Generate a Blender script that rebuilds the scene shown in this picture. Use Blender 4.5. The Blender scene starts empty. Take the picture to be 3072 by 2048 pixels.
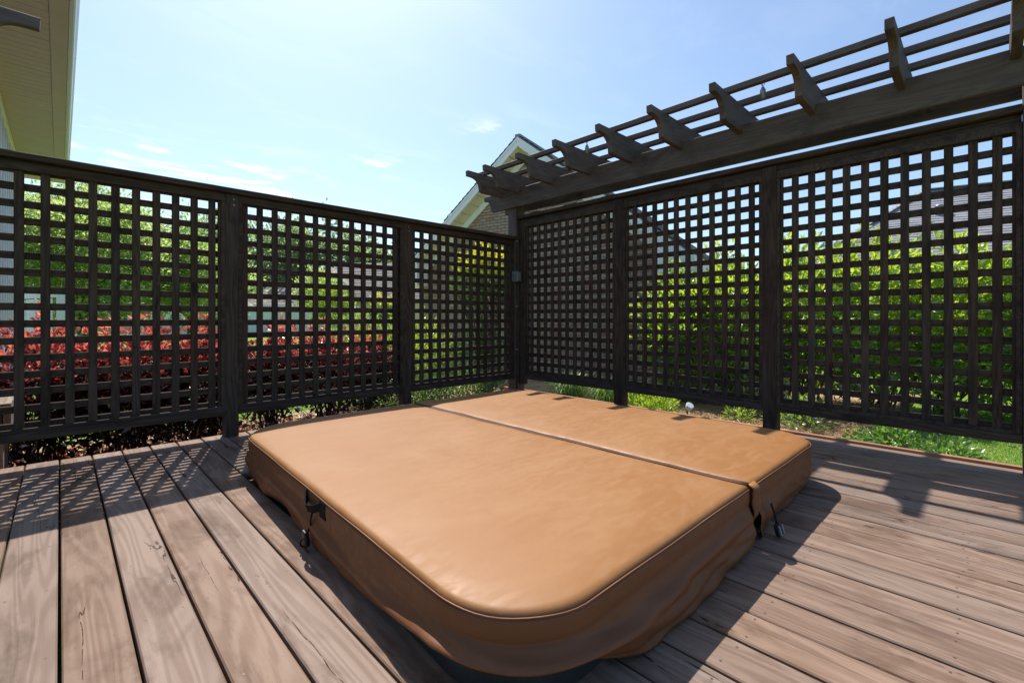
import bpy, bmesh, math, random
import numpy as np
from mathutils import Vector, Matrix, noise as mnoise
random.seed(7)
rng = np.random.default_rng(11)
PI = math.pi
U = 0.87            # eye height above the deck in metres; the deck's measures are multiples of it
GZ = -0.45          # garden ground below the deck

# ------------------------------------------------------------------ camera, world, sun, exposure
sc = bpy.context.scene
C = sc.collection
cam_d = bpy.data.cameras.new('camera'); cam = bpy.data.objects.new('camera', cam_d); C.objects.link(cam)
cam.location = (0, 0, U); cam.rotation_euler = (PI / 2, 0, math.radians(-44.13))
cam_d.sensor_width = 36; cam_d.lens = 16.39; cam_d.shift_y = -0.0234; cam_d.clip_start = 0.05; cam_d.clip_end = 1500
sc.camera = cam
sc.view_settings.view_transform = 'Standard'; sc.view_settings.look = 'None'
sc.view_settings.gamma = 1; sc.view_settings.use_curve_mapping = False
sc.view_settings.exposure = 0.42

SUN = Vector((0.225, 0.64, 1.0)).normalized()
sun_el = math.asin(SUN.z); sun_az = math.atan2(SUN.x, SUN.y)
world = bpy.data.worlds.new('World'); sc.world = world; world.use_nodes = True
wn = world.node_tree; wn.nodes.clear(); wl = wn.links

def N(nt, typ, **kw):
    n = nt.nodes.new(typ)
    for k, v in kw.items():
        if k.startswith('i_'):
            key = k[2:]
            n.inputs[int(key) if key.isdigit() else key.replace('_', ' ')].default_value = v
        else: setattr(n, k, v)
    return n

def math_n(nt, op, a, b=None, c=None, clamp=False):
    n = nt.nodes.new('ShaderNodeMath'); n.operation = op; n.use_clamp = clamp
    for i, v in enumerate((a, b, c)):
        if v is None: continue
        if isinstance(v, (int, float)): n.inputs[i].default_value = v
        else: nt.links.new(v, n.inputs[i])
    return n.outputs[0]

def maprange(nt, v, a, b, c=0.0, d=1.0, smooth=True):
    n = nt.nodes.new('ShaderNodeMapRange'); n.interpolation_type = 'SMOOTHSTEP' if smooth else 'LINEAR'
    nt.links.new(v, n.inputs[0])
    for i, x in enumerate((a, b, c, d)): n.inputs[i + 1].default_value = x
    return n.outputs[0]

def mixc(nt, f, a, b, mode='MIX'):
    n = nt.nodes.new('ShaderNodeMix'); n.data_type = 'RGBA'; n.blend_type = mode
    for sock, v in ((n.inputs[0], f), (n.inputs[6], a), (n.inputs[7], b)):
        if isinstance(v, (int, float)): sock.default_value = v
        elif isinstance(v, (tuple, list)): sock.default_value = (*v[:3], 1)
        else: nt.links.new(v, sock)
    return n.outputs[2]

sky = N(wn, 'ShaderNodeTexSky', sky_type='NISHITA', sun_disc=False, sun_elevation=sun_el, sun_rotation=sun_az,
        air_density=1.0, dust_density=1.2, ozone_density=1.0, altitude=100)
tcw = N(wn, 'ShaderNodeTexCoord'); sep = N(wn, 'ShaderNodeSeparateXYZ'); wl.new(tcw.outputs['Generated'], sep.inputs[0])
zc = math_n(wn, 'MAXIMUM', sep.outputs[2], 0.02)
px_ = math_n(wn, 'DIVIDE', sep.outputs[0], zc); py_ = math_n(wn, 'DIVIDE', sep.outputs[1], zc)
comb = N(wn, 'ShaderNodeCombineXYZ'); wl.new(px_, comb.inputs[0]); wl.new(py_, comb.inputs[1])
mp = N(wn, 'ShaderNodeMapping'); wl.new(comb.outputs[0], mp.inputs[0])
mp.inputs['Rotation'].default_value = (0, 0, math.radians(-28)); mp.inputs['Scale'].default_value = (0.75, 1.35, 1)
no = N(wn, 'ShaderNodeTexNoise', i_Scale=2.2, i_Detail=8.0, i_Roughness=0.62, i_Distortion=0.5); wl.new(mp.outputs[0], no.inputs[0])
wisp = maprange(wn, no.outputs[0], 0.49, 0.66)
def blob(az_deg, el_deg, wa, we):
    # soft patch of cirrus round one compass direction of the real sky
    az = math.radians(az_deg)
    d = math_n(wn, 'ADD', math_n(wn, 'MULTIPLY', sep.outputs[0], math.cos(az)), math_n(wn, 'MULTIPLY', sep.outputs[1], -math.sin(az)))
    fw = math_n(wn, 'ADD', math_n(wn, 'MULTIPLY', sep.outputs[0], math.sin(az)), math_n(wn, 'MULTIPLY', sep.outputs[1], math.cos(az)))
    u = math_n(wn, 'DIVIDE', d, wa); v = math_n(wn, 'DIVIDE', math_n(wn, 'SUBTRACT', sep.outputs[2], math.sin(math.radians(el_deg))), we)
    r = math_n(wn, 'ADD', math_n(wn, 'MULTIPLY', u, u), math_n(wn, 'MULTIPLY', v, v))
    g = math_n(wn, 'EXPONENT', math_n(wn, 'MULTIPLY', r, -1.0))
    return math_n(wn, 'MULTIPLY', g, math_n(wn, 'GREATER_THAN', fw, 0.0))
bl = None
for a in ((4, 15.0, .13, .030), (16, 14.6, .085, .034), (28.7, 17.4, .05, .014), (-16, 13, .22, .05), (42, 21.5, .05, .018)):
    b_ = blob(*a); bl = b_ if bl is None else math_n(wn, 'ADD', bl, b_)
bl = math_n(wn, 'ADD', bl, 0.04)
cl = math_n(wn, 'MULTIPLY', math_n(wn, 'MULTIPLY', wisp, bl), 1.1, clamp=True)
hs = N(wn, 'ShaderNodeHueSaturation', i_Saturation=0.9, i_Value=1.0); wl.new(sky.outputs[0], hs.inputs['Color'])
tint = mixc(wn, 1.0, hs.outputs[0], (0.93, 1.05, 1.14), 'MULTIPLY')
skc = mixc(wn, cl, tint, (8.0, 8.2, 8.5))
bg = N(wn, 'ShaderNodeBackground', i_Strength=0.125); wl.new(skc, bg.inputs[0])
wo = N(wn, 'ShaderNodeOutputWorld'); wl.new(bg.outputs[0], wo.inputs[0])

sl = bpy.data.lights.new('sun', 'SUN'); sl.energy = 4.9; sl.angle = math.radians(0.53); sl.color = (1.0, 0.94, 0.85)
so = bpy.data.objects.new('sun', sl); C.objects.link(so); so.rotation_euler = (-SUN).to_track_quat('-Z', 'Y').to_euler()

# ------------------------------------------------------------------ helpers
def tag(o, label=None, cat=None, group=None, kind=None):
    if label: o['label'] = label
    if cat: o['category'] = cat
    if group: o['group'] = group
    if kind: o['kind'] = kind
    return o

def thing(name, label, cat, loc=(0, 0, 0), rz=0.0, group=None):
    o = bpy.data.objects.new(name, None); C.objects.link(o); o.location = loc; o.rotation_euler = (0, 0, rz)
    o.empty_display_size = 0.1
    return tag(o, label, cat, group)

def link(name, me, mat=None, parent=None, M=None):
    o = bpy.data.objects.new(name, me); C.objects.link(o)
    if mat is not None and not me.materials: me.materials.append(mat)
    if parent is not None: o.parent = parent
    if M is not None: o.matrix_local = M
    return o

def mesh_np(name, v, f, smooth=False):
    """v (n,3) array, f (m,k) array of equal-sized faces"""
    v = np.asarray(v, np.float32); f = np.asarray(f, np.int32)
    me = bpy.data.meshes.new(name)
    me.vertices.add(len(v)); me.vertices.foreach_set('co', v.ravel())
    k = f.shape[1]; me.loops.add(f.size); me.loops.foreach_set('vertex_index', f.ravel())
    me.polygons.add(len(f)); me.polygons.foreach_set('loop_start', np.arange(0, f.size, k, dtype=np.int32))
    me.polygons.foreach_set('loop_total', np.full(len(f), k, np.int32))
    me.polygons.foreach_set('use_smooth', np.full(len(f), smooth, bool))
    me.update(calc_edges=True)
    return me

def mesh_py(name, v, f, smooth=False):
    me = bpy.data.meshes.new(name); me.from_pydata([tuple(p) for p in v], [], f); me.update()
    if smooth: me.polygons.foreach_set('use_smooth', [True] * len(f))
    return me

_tc = {}
def timber_mesh(L, w, t, bev=0.003, name='timber'):
    """bevelled bar, long side along local X (0..L), width along Y, thickness along Z"""
    key = (name, round(L, 4), round(w, 4), round(t, 4), bev)
    if key in _tc: return _tc[key]
    bm = bmesh.new(); bmesh.ops.create_cube(bm, size=1)
    for v in bm.verts: v.co = Vector(((v.co.x + .5) * L, v.co.y * w, v.co.z * t))
    if bev: bmesh.ops.bevel(bm, geom=bm.edges[:], offset=bev, segments=1, affect='EDGES')
    me = bpy.data.meshes.new(name); bm.to_mesh(me); bm.free(); _tc[key] = me
    return me

def frame_M(p, x, z):
    x = Vector(x).normalized(); z = Vector(z); y = z.cross(x).normalized(); z = x.cross(y)
    M = Matrix((x, y, z)).transposed().to_4x4(); M.translation = Vector(p); return M

def bar(name, p0, p1, w, t, face, mat, parent=None, bev=0.003):
    """timber from p0 to p1; face = direction its thickness points along"""
    p0, p1 = Vector(p0), Vector(p1)
    return link(name, timber_mesh((p1 - p0).length, w, t, bev, name), mat, parent, frame_M(p0, p1 - p0, face))

def prism(name, prof, th, mat, parent=None, M=None, bev=0.003):
    """profile in local XZ extruded along Y (centred)"""
    bm = bmesh.new()
    a = [bm.verts.new((x, -th / 2, z)) for x, z in prof]; b = [bm.verts.new((x, th / 2, z)) for x, z in prof]
    bm.faces.new(a); bm.faces.new(b[::-1]); n = len(prof)
    for i in range(n): bm.faces.new((a[i], b[i], b[(i + 1) % n], a[(i + 1) % n]))
    bmesh.ops.recalc_face_normals(bm, faces=bm.faces[:])
    if bev: 
        ed = [e for e in bm.edges if len(e.link_faces) == 2 and e.calc_face_angle(0) > 0.8]
        bmesh.ops.bevel(bm, geom=ed, offset=bev, segments=1, affect='EDGES')
    me = bpy.data.meshes.new(name); bm.to_mesh(me); bm.free()
    return link(name, me, mat, parent, M)

def tube_data(pts, rad, n=8, caps=True):
    P = [Vector(p) for p in pts]; R = rad if hasattr(rad, '__len__') else [rad] * len(P)
    vs, fs = [], []; up = None
    for i, p in enumerate(P):
        d = (P[min(i + 1, len(P) - 1)] - P[max(i - 1, 0)]).normalized()
        if up is None: up = Vector((0, 0, 1)) if abs(d.z) < .9 else Vector((1, 0, 0))
        a = d.cross(up).normalized(); b = a.cross(d).normalized(); up = b
        for k in range(n):
            t = 2 * PI * k / n; vs.append(p + (a * math.cos(t) + b * math.sin(t)) * R[i])
    for i in range(len(P) - 1):
        for k in range(n):
            fs.append((i * n + k, i * n + (k + 1) % n, (i + 1) * n + (k + 1) % n, (i + 1) * n + k))
    if caps: fs.append(tuple(range(n))[::-1]); fs.append(tuple((len(P) - 1) * n + k for k in range(n)))
    return vs, fs

def tube(name, pts, rad, mat, parent=None, n=8, smooth=True):
    v, f = tube_data(pts, rad, n); return link(name, mesh_py(name, v, f, smooth), mat, parent)

def join_data(items):
    V, F = [], []
    for v, f in items:
        o = len(V); V += list(v); F += [tuple(i + o for i in q) for q in f]
    return V, F

def box_data(x0, x1, y0, y1, z0, z1):
    v = [(x, y, z) for z in (z0, z1) for y in (y0, y1) for x in (x0, x1)]
    return v, [(0, 2, 3, 1), (4, 5, 7, 6), (0, 1, 5, 4), (2, 6, 7, 3), (0, 4, 6, 2), (1, 3, 7, 5)]

def box(name, x0, x1, y0, y1, z0, z1, mat, parent=None, bev=0.0):
    bm = bmesh.new(); v, f = box_data(x0, x1, y0, y1, z0, z1)
    vs = [bm.verts.new(p) for p in v]
    for q in f: bm.faces.new([vs[i] for i in q])
    if bev: bmesh.ops.bevel(bm, geom=bm.edges[:], offset=bev, segments=1, affect='EDGES')
    me = bpy.data.meshes.new(name); bm.to_mesh(me); bm.free(); return link(name, me, mat, parent)

# ------------------------------------------------------------------ materials
def mat_base(name):
    m = bpy.data.materials.new(name); m.use_nodes = True; nt = m.node_tree
    p = nt.nodes['Principled BSDF']; return m, nt, p

def rand_vec(nt, scale=37.0):
    """object coordinates shifted by a per-object amount"""
    tc = N(nt, 'ShaderNodeTexCoord'); oi = N(nt, 'ShaderNodeObjectInfo')
    m = math_n(nt, 'MULTIPLY', oi.outputs['Random'], scale)
    cb = N(nt, 'ShaderNodeCombineXYZ'); nt.links.new(m, cb.inputs[0]); nt.links.new(m, cb.inputs[1]); nt.links.new(m, cb.inputs[2])
    ad = N(nt, 'ShaderNodeVectorMath', operation='ADD'); nt.links.new(tc.outputs['Object'], ad.inputs[0]); nt.links.new(cb.outputs[0], ad.inputs[1])
    return ad.outputs[0], oi.outputs['Random'], tc

def scaled(nt, vec, s, loc=(0, 0, 0)):
    mp = N(nt, 'ShaderNodeMapping'); nt.links.new(vec, mp.inputs[0]); mp.inputs['Scale'].default_value = s; mp.inputs['Location'].default_value = loc
    return mp.outputs[0]

def noise(nt, vec, scale=1.0, detail=4.0, rough=0.55, dist=0.0):
    n = N(nt, 'ShaderNodeTexNoise', i_Scale=scale, i_Detail=detail, i_Roughness=rough, i_Distortion=dist); nt.links.new(vec, n.inputs[0])
    return n.outputs[0]

def bump(nt, h, strength, dist, p, normal=None):
    b = N(nt, 'ShaderNodeBump', i_Strength=strength, i_Distance=dist); nt.links.new(h, b.inputs['Height'])
    if normal is not None: nt.links.new(normal, b.inputs['Normal'])
    if p is not None: nt.links.new(b.outputs[0], p.inputs['Normal'])
    return b.outputs[0]

def wood(name, light, mid, dark, rough=0.75, cracks=0.6, knots=True, grain_amt=0.5, bumps=0.35, spec=0.3, wear=None, bdist=0.0015):
    m, nt, p = mat_base(name)
    v, rnd, tc = rand_vec(nt)
    ga = noise(nt, scaled(nt, v, (2.2, 70, 70)), 1, 5, 0.6, 0.3); gb = noise(nt, scaled(nt, v, (5, 210, 210)), 1, 4, 0.7, 0.2)
    g1 = maprange(nt, math_n(nt, 'ADD', math_n(nt, 'MULTIPLY', ga, .55), math_n(nt, 'MULTIPLY', gb, .45)), 0.30, 0.70, 0.1, 0.9, False)
    big = noise(nt, scaled(nt, v, (1.4, 9, 9)), 1, 4, 0.6, 0.8)
    # cathedral figure: rings of a stretched noise field
    fld = noise(nt, scaled(nt, v, (0.55, 7, 7)), 1, 2, 0.5, 0.2)
    rings = math_n(nt, 'SINE', math_n(nt, 'MULTIPLY', fld, 95.0))
    rings = maprange(nt, rings, -1, 1)
    blot = noise(nt, scaled(nt, v, (2.5, 6, 6)), 1, 6, 0.65, 0.5)
    f = math_n(nt, 'ADD', math_n(nt, 'MULTIPLY', g1, grain_amt), math_n(nt, 'MULTIPLY', rings, grain_amt * 0.45))
    f = math_n(nt, 'ADD', f, math_n(nt, 'MULTIPLY', math_n(nt, 'SUBTRACT', big, .5), 0.8))
    col = mixc(nt, maprange(nt, f, 0.15, 0.8), mid, light)
    col = mixc(nt, maprange(nt, blot, 0.47, 0.70, 0, 0.8), col, dark)
    # per board tone
    tone = N(nt, 'ShaderNodeHueSaturation'); nt.links.new(col, tone.inputs['Color'])
    nt.links.new(maprange(nt, rnd, 0, 1, 0.90, 1.09, False), tone.inputs['Value'])
    r2 = math_n(nt, 'FRACT', math_n(nt, 'MULTIPLY', rnd, 17.3)); nt.links.new(maprange(nt, r2, 0, 1, 0.88, 1.15, False), tone.inputs['Saturation'])
    col = tone.outputs[0]
    h = math_n(nt, 'ADD', math_n(nt, 'MULTIPLY', g1, 0.6), math_n(nt, 'MULTIPLY', rings, 0.25))
    if cracks:
        c1 = noise(nt, scaled(nt, v, (0.5, 5.5, 5.5), (3, 1, 0)), 1, 5, 0.55, 0.0)
        line = math_n(nt, 'ABSOLUTE', math_n(nt, 'SUBTRACT', c1, 0.5))
        line = maprange(nt, line, 0.0015, 0.0052, 1, 0)
        msk = maprange(nt, noise(nt, scaled(nt, v, (0.9, 3, 3), (9, 4, 2)), 1, 3), 0.47, 0.54)
        dash = maprange(nt, noise(nt, scaled(nt, v, (30, 40, 40)), 1, 3), 0.40, 0.5)
        cr = math_n(nt, 'MULTIPLY', math_n(nt, 'MULTIPLY', line, msk), math_n(nt, 'MULTIPLY', dash, cracks))
        col = mixc(nt, cr, col, tuple(c * 0.22 for c in dark)); h = math_n(nt, 'SUBTRACT', h, math_n(nt, 'MULTIPLY', cr, 1.5))
    if knots:
        vo = N(nt, 'ShaderNodeTexVoronoi', i_Scale=1.0); dn = noise(nt, scaled(nt, v, (14, 30, 30)), 1, 3)
        mixv = N(nt, 'ShaderNodeVectorMath', operation='ADD'); nt.links.new(scaled(nt, v, (1.6, 4.2, 4.2)), mixv.inputs[0])
        cb = N(nt, 'ShaderNodeCombineXYZ'); q = math_n(nt, 'MULTIPLY', dn, 0.12)
        nt.links.new(q, cb.inputs[0]); nt.links.new(q, cb.inputs[1]); nt.links.new(cb.outputs[0], mixv.inputs[1])
        nt.links.new(mixv.outputs[0], vo.inputs[0])
        d = vo.outputs['Distance']
        sc_ = N(nt, 'ShaderNodeSeparateColor'); nt.links.new(vo.outputs['Color'], sc_.inputs[0])
        keep = math_n(nt, 'GREATER_THAN', sc_.outputs[0], 0.5)
        kn = math_n(nt, 'MULTIPLY', maprange(nt, d, 0.03, 0.10, 1, 0), keep)
        halo = math_n(nt, 'MULTIPLY', maprange(nt, d, 0.06, 0.26, 1, 0), keep)
        kr = math_n(nt, 'MULTIPLY', halo, maprange(nt, math_n(nt, 'SINE', math_n(nt, 'MULTIPLY', d, 110)), -1, 1, 0.1, 0.55))
        col = mixc(nt, kr, col, dark); col = mixc(nt, math_n(nt, 'MULTIPLY', kn, .75), col, tuple(c * 0.4 for c in dark))
        h = math_n(nt, 'SUBTRACT', h, math_n(nt, 'MULTIPLY', kn, 0.8))
    if wear:
        w_ = maprange(nt, noise(nt, scaled(nt, v, (3, 12, 12), (5, 5, 5)), 1, 6, 0.7, 0.4), wear[1], wear[1] + 0.15, 0, wear[2])
        col = mixc(nt, w_, col, wear[0])
    nt.links.new(col, p.inputs['Base Color']); p.inputs['Specular IOR Level'].default_value = spec
    nt.links.new(maprange(nt, g1, 0.3, 0.7, rough - 0.1, rough + 0.12), p.inputs['Roughness'])
    bump(nt, h, bumps, bdist, p)
    return m

M_deck = wood('deck_wood', (0.265, 0.188, 0.146), (0.178, 0.116, 0.084), (0.095, 0.053, 0.035), rough=0.74, cracks=1.0, grain_amt=0.62, bumps=0.8)
M_dark = wood('dark_stained_wood', (0.090, 0.062, 0.046), (0.044, 0.029, 0.022), (0.022, 0.014, 0.011), rough=0.72, cracks=0.5, knots=True,
              grain_amt=0.6, bumps=0.7, spec=0.2, wear=((0.100, 0.036, 0.024), 0.60, 0.55), bdist=0.002)
M_perg = wood('lighter_dark_wood', (0.135, 0.100, 0.086), (0.088, 0.064, 0.055), (0.045, 0.031, 0.026), rough=0.68, cracks=0.5, knots=True,
              grain_amt=0.6, bumps=0.7, spec=0.45, wear=((0.10, 0.055, 0.045), 0.58, 0.5), bdist=0.002)  # pergola timbers, a lighter tone than the lattice wood
M_weather = wood('weathered_timber', (0.26, 0.21, 0.165), (0.16, 0.12, 0.09), (0.07, 0.05, 0.038), rough=0.85, cracks=1.0, grain_amt=0.9, bumps=0.9)
M_rim = wood('red_brown_rim_wood', (0.42, 0.22, 0.13), (0.32, 0.16, 0.10), (0.22, 0.11, 0.07), rough=0.8, cracks=0.5, knots=False)

def plain(name, col, rough=0.6, metal=0.0, spec=0.5, var=0.0, bumps=0.0, bscale=60, coat=0.0):
    m, nt, p = mat_base(name)
    p.inputs['Base Color'].default_value = (*col, 1); p.inputs['Roughness'].default_value = rough
    p.inputs['Metallic'].default_value = metal; p.inputs['Specular IOR Level'].default_value = spec; p.inputs['Coat Weight'].default_value = coat
    if var or bumps:
        v, rnd, tc = rand_vec(nt)
        n1 = noise(nt, v, bscale * 0.08, 6, 0.6); n2 = noise(nt, v, bscale, 4, 0.6)
        f = math_n(nt, 'ADD', math_n(nt, 'MULTIPLY', n1, .7), math_n(nt, 'MULTIPLY', n2, .3))
        col_ = mixc(nt, maprange(nt, f, 0.3, 0.7), tuple(c * (1 - var) for c in col), tuple(min(1, c * (1 + var)) for c in col))
        nt.links.new(col_, p.inputs['Base Color'])
        if bumps: bump(nt, n2, bumps, 0.002, p)
    return m


ZT = 0.262 * U
def vinyl():
    m, nt, p = mat_base('tan_cover_vinyl'); tc = N(nt, 'ShaderNodeTexCoord'); v = tc.outputs['Object']
    a = noise(nt, scaled(nt, v, (1.2, 2.6, 2)), 1, 6, 0.6, 0.8); b = noise(nt, scaled(nt, v, (7, 18, 14)), 1, 6, 0.65, 1.2)
    c = noise(nt, v, 260, 3, 0.6)
    col = mixc(nt, maprange(nt, a, 0.35, 0.68), (0.275, 0.114, 0.029), (0.300, 0.138, 0.045))
    col = mixc(nt, maprange(nt, b, 0.45, 0.75, 0, 0.45), col, (0.32, 0.165, 0.072))
    spots = maprange(nt, noise(nt, scaled(nt, v, (3, 3, 3), (4, 4, 4)), 1, 5, 0.6), 0.60, 0.74, 0, 0.2)
    col = mixc(nt, spots, col, (0.285, 0.115, 0.036))
    sz = N(nt, 'ShaderNodeSeparateXYZ'); nt.links.new(v, sz.inputs[0])   # sides browner where less sun-faded, and darkened further with painted-in shade
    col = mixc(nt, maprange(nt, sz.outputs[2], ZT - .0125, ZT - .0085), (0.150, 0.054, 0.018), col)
    # scattered specks of dirt
    vo = N(nt, 'ShaderNodeTexVoronoi', i_Scale=9.0); nt.links.new(v, vo.inputs[0])
    col = mixc(nt, maprange(nt, vo.outputs['Distance'], 0.012, 0.03, 0.5, 0), col, (0.2, 0.09, 0.04))
    nt.links.new(col, p.inputs['Base Color'])
    nt.links.new(maprange(nt, b, 0.35, 0.7, 0.50, 0.66), p.inputs['Roughness']); p.inputs['Specular IOR Level'].default_value = 0.42
    hb = math_n(nt, 'ADD', math_n(nt, 'MULTIPLY', c, 0.5), math_n(nt, 'MULTIPLY', noise(nt, v, 60, 4, .6, .6), 0.5))
    n1 = bump(nt, hb, 0.22, 0.002, None)
    bump(nt, noise(nt, scaled(nt, v, (2.2, 3.5, 5)), 1, 3, 0.5, 0.4), 0.03, 0.03, p, n1)
    return m
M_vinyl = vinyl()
M_vinyl_hinge = plain('worn_hinge_vinyl', (0.10, 0.045, 0.026), 0.75, spec=0.2, var=0.25, bumps=0.4, bscale=50)
M_black = plain('black_webbing', (0.010, 0.010, 0.011), 0.85, spec=0.15, bumps=0.5, bscale=400)
M_gloss_black = plain('black_plastic', (0.010, 0.011, 0.013), 0.4, spec=0.35)
M_shell = plain('dark_tub_vinyl', (0.018, 0.022, 0.022), 0.6, var=0.4, bumps=0.6, bscale=90)
M_white = plain('white_trim_paint', (0.84, 0.83, 0.86), 0.5, var=0.04, bumps=0.1)
M_cream = plain('cream_soffit_vinyl', (0.56, 0.435, 0.41), 0.55, var=0.05)
M_cream2 = plain('pale_cream_soffit', (0.88, 0.82, 0.62), 0.55, var=0.04)
M_gutter = plain('white_gutter_metal', (0.66, 0.67, 0.68), 0.3, spec=0.6, var=0.05)
M_bwhite = plain('bright_white_trim', (0.90, 0.91, 0.93), 0.5, var=0.03)
M_bluesid = plain('pale_blue_grey_siding', (0.40, 0.48, 0.56), 0.6, var=0.06)
M_vfence = plain('white_vinyl', (0.62, 0.69, 0.72), 0.45, var=0.04)
M_tan = plain('tan_siding', (0.56, 0.47, 0.34), 0.7, var=0.08)
M_yellow = plain('pale_yellow_siding', (0.62, 0.54, 0.33), 0.7, var=0.08)
M_glass = plain('window_glass', (0.03, 0.045, 0.06), 0.06, spec=0.9)
M_mortar = plain('mortar', (0.34, 0.31, 0.28), 0.9, var=0.15, bumps=0.4)
M_soil = plain('dark_soil', (0.07, 0.048, 0.032), 0.95, var=0.4, bumps=0.8, bscale=30)
M_bark = plain('grey_brown_bark', (0.12, 0.09, 0.065), 0.9, var=0.4, bumps=0.9, bscale=50)
M_stem = plain('dark_purple_stem', (0.055, 0.032, 0.028), 0.7, var=0.3)
M_lens = plain('frosted_lamp_lens', (0.62, 0.70, 0.80), 0.25, spec=0.6)
M_metal = plain('grey_galvanised_metal', (0.24, 0.26, 0.28), 0.45, metal=0.6, var=0.2)
M_screw = plain('dull_screw_head', (0.10, 0.085, 0.075), 0.5, metal=0.5)

def brick_mat():
    m, nt, p = mat_base('mixed_brick'); oi = N(nt, 'ShaderNodeObjectInfo'); ge = N(nt, 'ShaderNodeNewGeometry')
    r = math_n(nt, 'FRACT', math_n(nt, 'ADD', math_n(nt, 'MULTIPLY', oi.outputs['Random'], 7.7), ge.outputs['Random Per Island']))
    cr = N(nt, 'ShaderNodeValToRGB'); nt.links.new(r, cr.inputs[0]); e = cr.color_ramp.elements
    e[0].color = (0.33, 0.17, 0.13, 1); e[1].color = (0.42, 0.34, 0.28, 1)
    for q, c in ((0.25, (0.43, 0.25, 0.20)), (0.5, (0.40, 0.32, 0.26)), (0.75, (0.32, 0.25, 0.21))): cr.color_ramp.elements.new(q).color = (*c, 1)
    tc = N(nt, 'ShaderNodeTexCoord'); n1 = noise(nt, tc.outputs['Object'], 45, 5, 0.65)
    col = mixc(nt, maprange(nt, n1, 0.35, 0.7, 0.0, 0.45), cr.outputs[0], (0.40, 0.34, 0.29))
    nt.links.new(col, p.inputs['Base Color']); p.inputs['Roughness'].default_value = 0.9; bump(nt, n1, 0.5, 0.004, p); return m
M_brick = brick_mat()

def shingle_mat(name, a, b):
    m, nt, p = mat_base(name); oi = N(nt, 'ShaderNodeObjectInfo'); ge = N(nt, 'ShaderNodeNewGeometry')
    tc = N(nt, 'ShaderNodeTexCoord'); n1 = noise(nt, tc.outputs['Object'], 120, 3, 0.7); n2 = noise(nt, tc.outputs['Object'], 1.2, 4, 0.6)
    r = math_n(nt, 'ADD', math_n(nt, 'MULTIPLY', ge.outputs['Random Per Island'], 0.6), math_n(nt, 'MULTIPLY', n2, 0.4))
    col = mixc(nt, r, a, b); col = mixc(nt, maprange(nt, n1, .3, .7, 0, .35), col, tuple(x * .5 for x in a))
    nt.links.new(col, p.inputs['Base Color']); p.inputs['Roughness'].default_value = 0.9; return m
M_shg = shingle_mat('grey_shingle', (0.24, 0.24, 0.27), (0.36, 0.36, 0.39))
M_shb = shingle_mat('brown_grey_shingle', (0.22, 0.19, 0.17), (0.36, 0.32, 0.29))
M_shd = shingle_mat('dark_shingle', (0.06, 0.06, 0.065), (0.12, 0.115, 0.12))

def leaf_mat(name, cols, trans, tmix=0.5, gloss=0.06, rough=0.35, by_height=None):
    """cols: list of reflect colours picked per leaf; trans: list of through-light colours"""
    m, nt, p = mat_base(name); nt.nodes.remove(p); out = nt.nodes['Material Output']
    ge = N(nt, 'ShaderNodeNewGeometry'); r = ge.outputs['Random Per Island']
    if by_height:   # ramp moves towards its last colour with height: (height_low, height_high, spread)
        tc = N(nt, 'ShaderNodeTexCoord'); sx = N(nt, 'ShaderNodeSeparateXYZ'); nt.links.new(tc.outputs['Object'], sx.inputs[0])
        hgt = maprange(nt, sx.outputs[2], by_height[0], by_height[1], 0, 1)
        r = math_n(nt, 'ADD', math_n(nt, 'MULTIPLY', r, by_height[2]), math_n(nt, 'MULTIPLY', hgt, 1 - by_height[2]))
    def ramp(cs):
        cr = N(nt, 'ShaderNodeValToRGB'); nt.links.new(r, cr.inputs[0]); el = cr.color_ramp.elements
        el[0].color = (*cs[0], 1); el[1].color = (*cs[-1], 1)
        for i, c in enumerate(cs[1:-1]): el.new((i + 1) / (len(cs) - 1)).color = (*c, 1)
        return cr.outputs[0]
    ca, ct = ramp(cols), ramp(trans)
    d = N(nt, 'ShaderNodeBsdfDiffuse'); nt.links.new(ca, d.inputs[0])
    t = N(nt, 'ShaderNodeBsdfTranslucent'); nt.links.new(ct, t.inputs[0])
    g = N(nt, 'ShaderNodeBsdfGlossy', i_Roughness=rough); g.inputs[0].default_value = (1, 1, 1, 1)
    mx = N(nt, 'ShaderNodeMixShader', i_0=tmix); nt.links.new(d.outputs[0], mx.inputs[1]); nt.links.new(t.outputs[0], mx.inputs[2])
    m2 = N(nt, 'ShaderNodeMixShader', i_0=gloss); nt.links.new(mx.outputs[0], m2.inputs[1]); nt.links.new(g.outputs[0], m2.inputs[2])
    nt.links.new(m2.outputs[0], out.inputs[0]); return m
M_laurel = leaf_mat('laurel_leaf', [(0.06, 0.13, 0.03), (0.10, 0.19, 0.035), (0.16, 0.26, 0.04), (0.24, 0.33, 0.04)],
                    [(0.22, 0.42, 0.06), (0.42, 0.66, 0.06), (0.66, 0.84, 0.06), (0.85, 0.92, 0.07)], 0.5, 0.13, 0.30, (0.0, 2.4, 0.6))
M_maple = leaf_mat('maple_leaf', [(0.09, 0.17, 0.035), (0.13, 0.23, 0.05), (0.20, 0.29, 0.06)],
                   [(0.40, 0.58, 0.18), (0.58, 0.74, 0.24), (0.80, 0.85, 0.26)], 0.55, 0.05, 0.5)
M_far = leaf_mat('far_tree_leaf', [(0.09, 0.15, 0.075), (0.12, 0.19, 0.09), (0.16, 0.23, 0.09)],
                 [(0.36, 0.54, 0.24), (0.48, 0.66, 0.27), (0.64, 0.76, 0.28)], 0.42, 0.04, 0.5)
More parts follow.
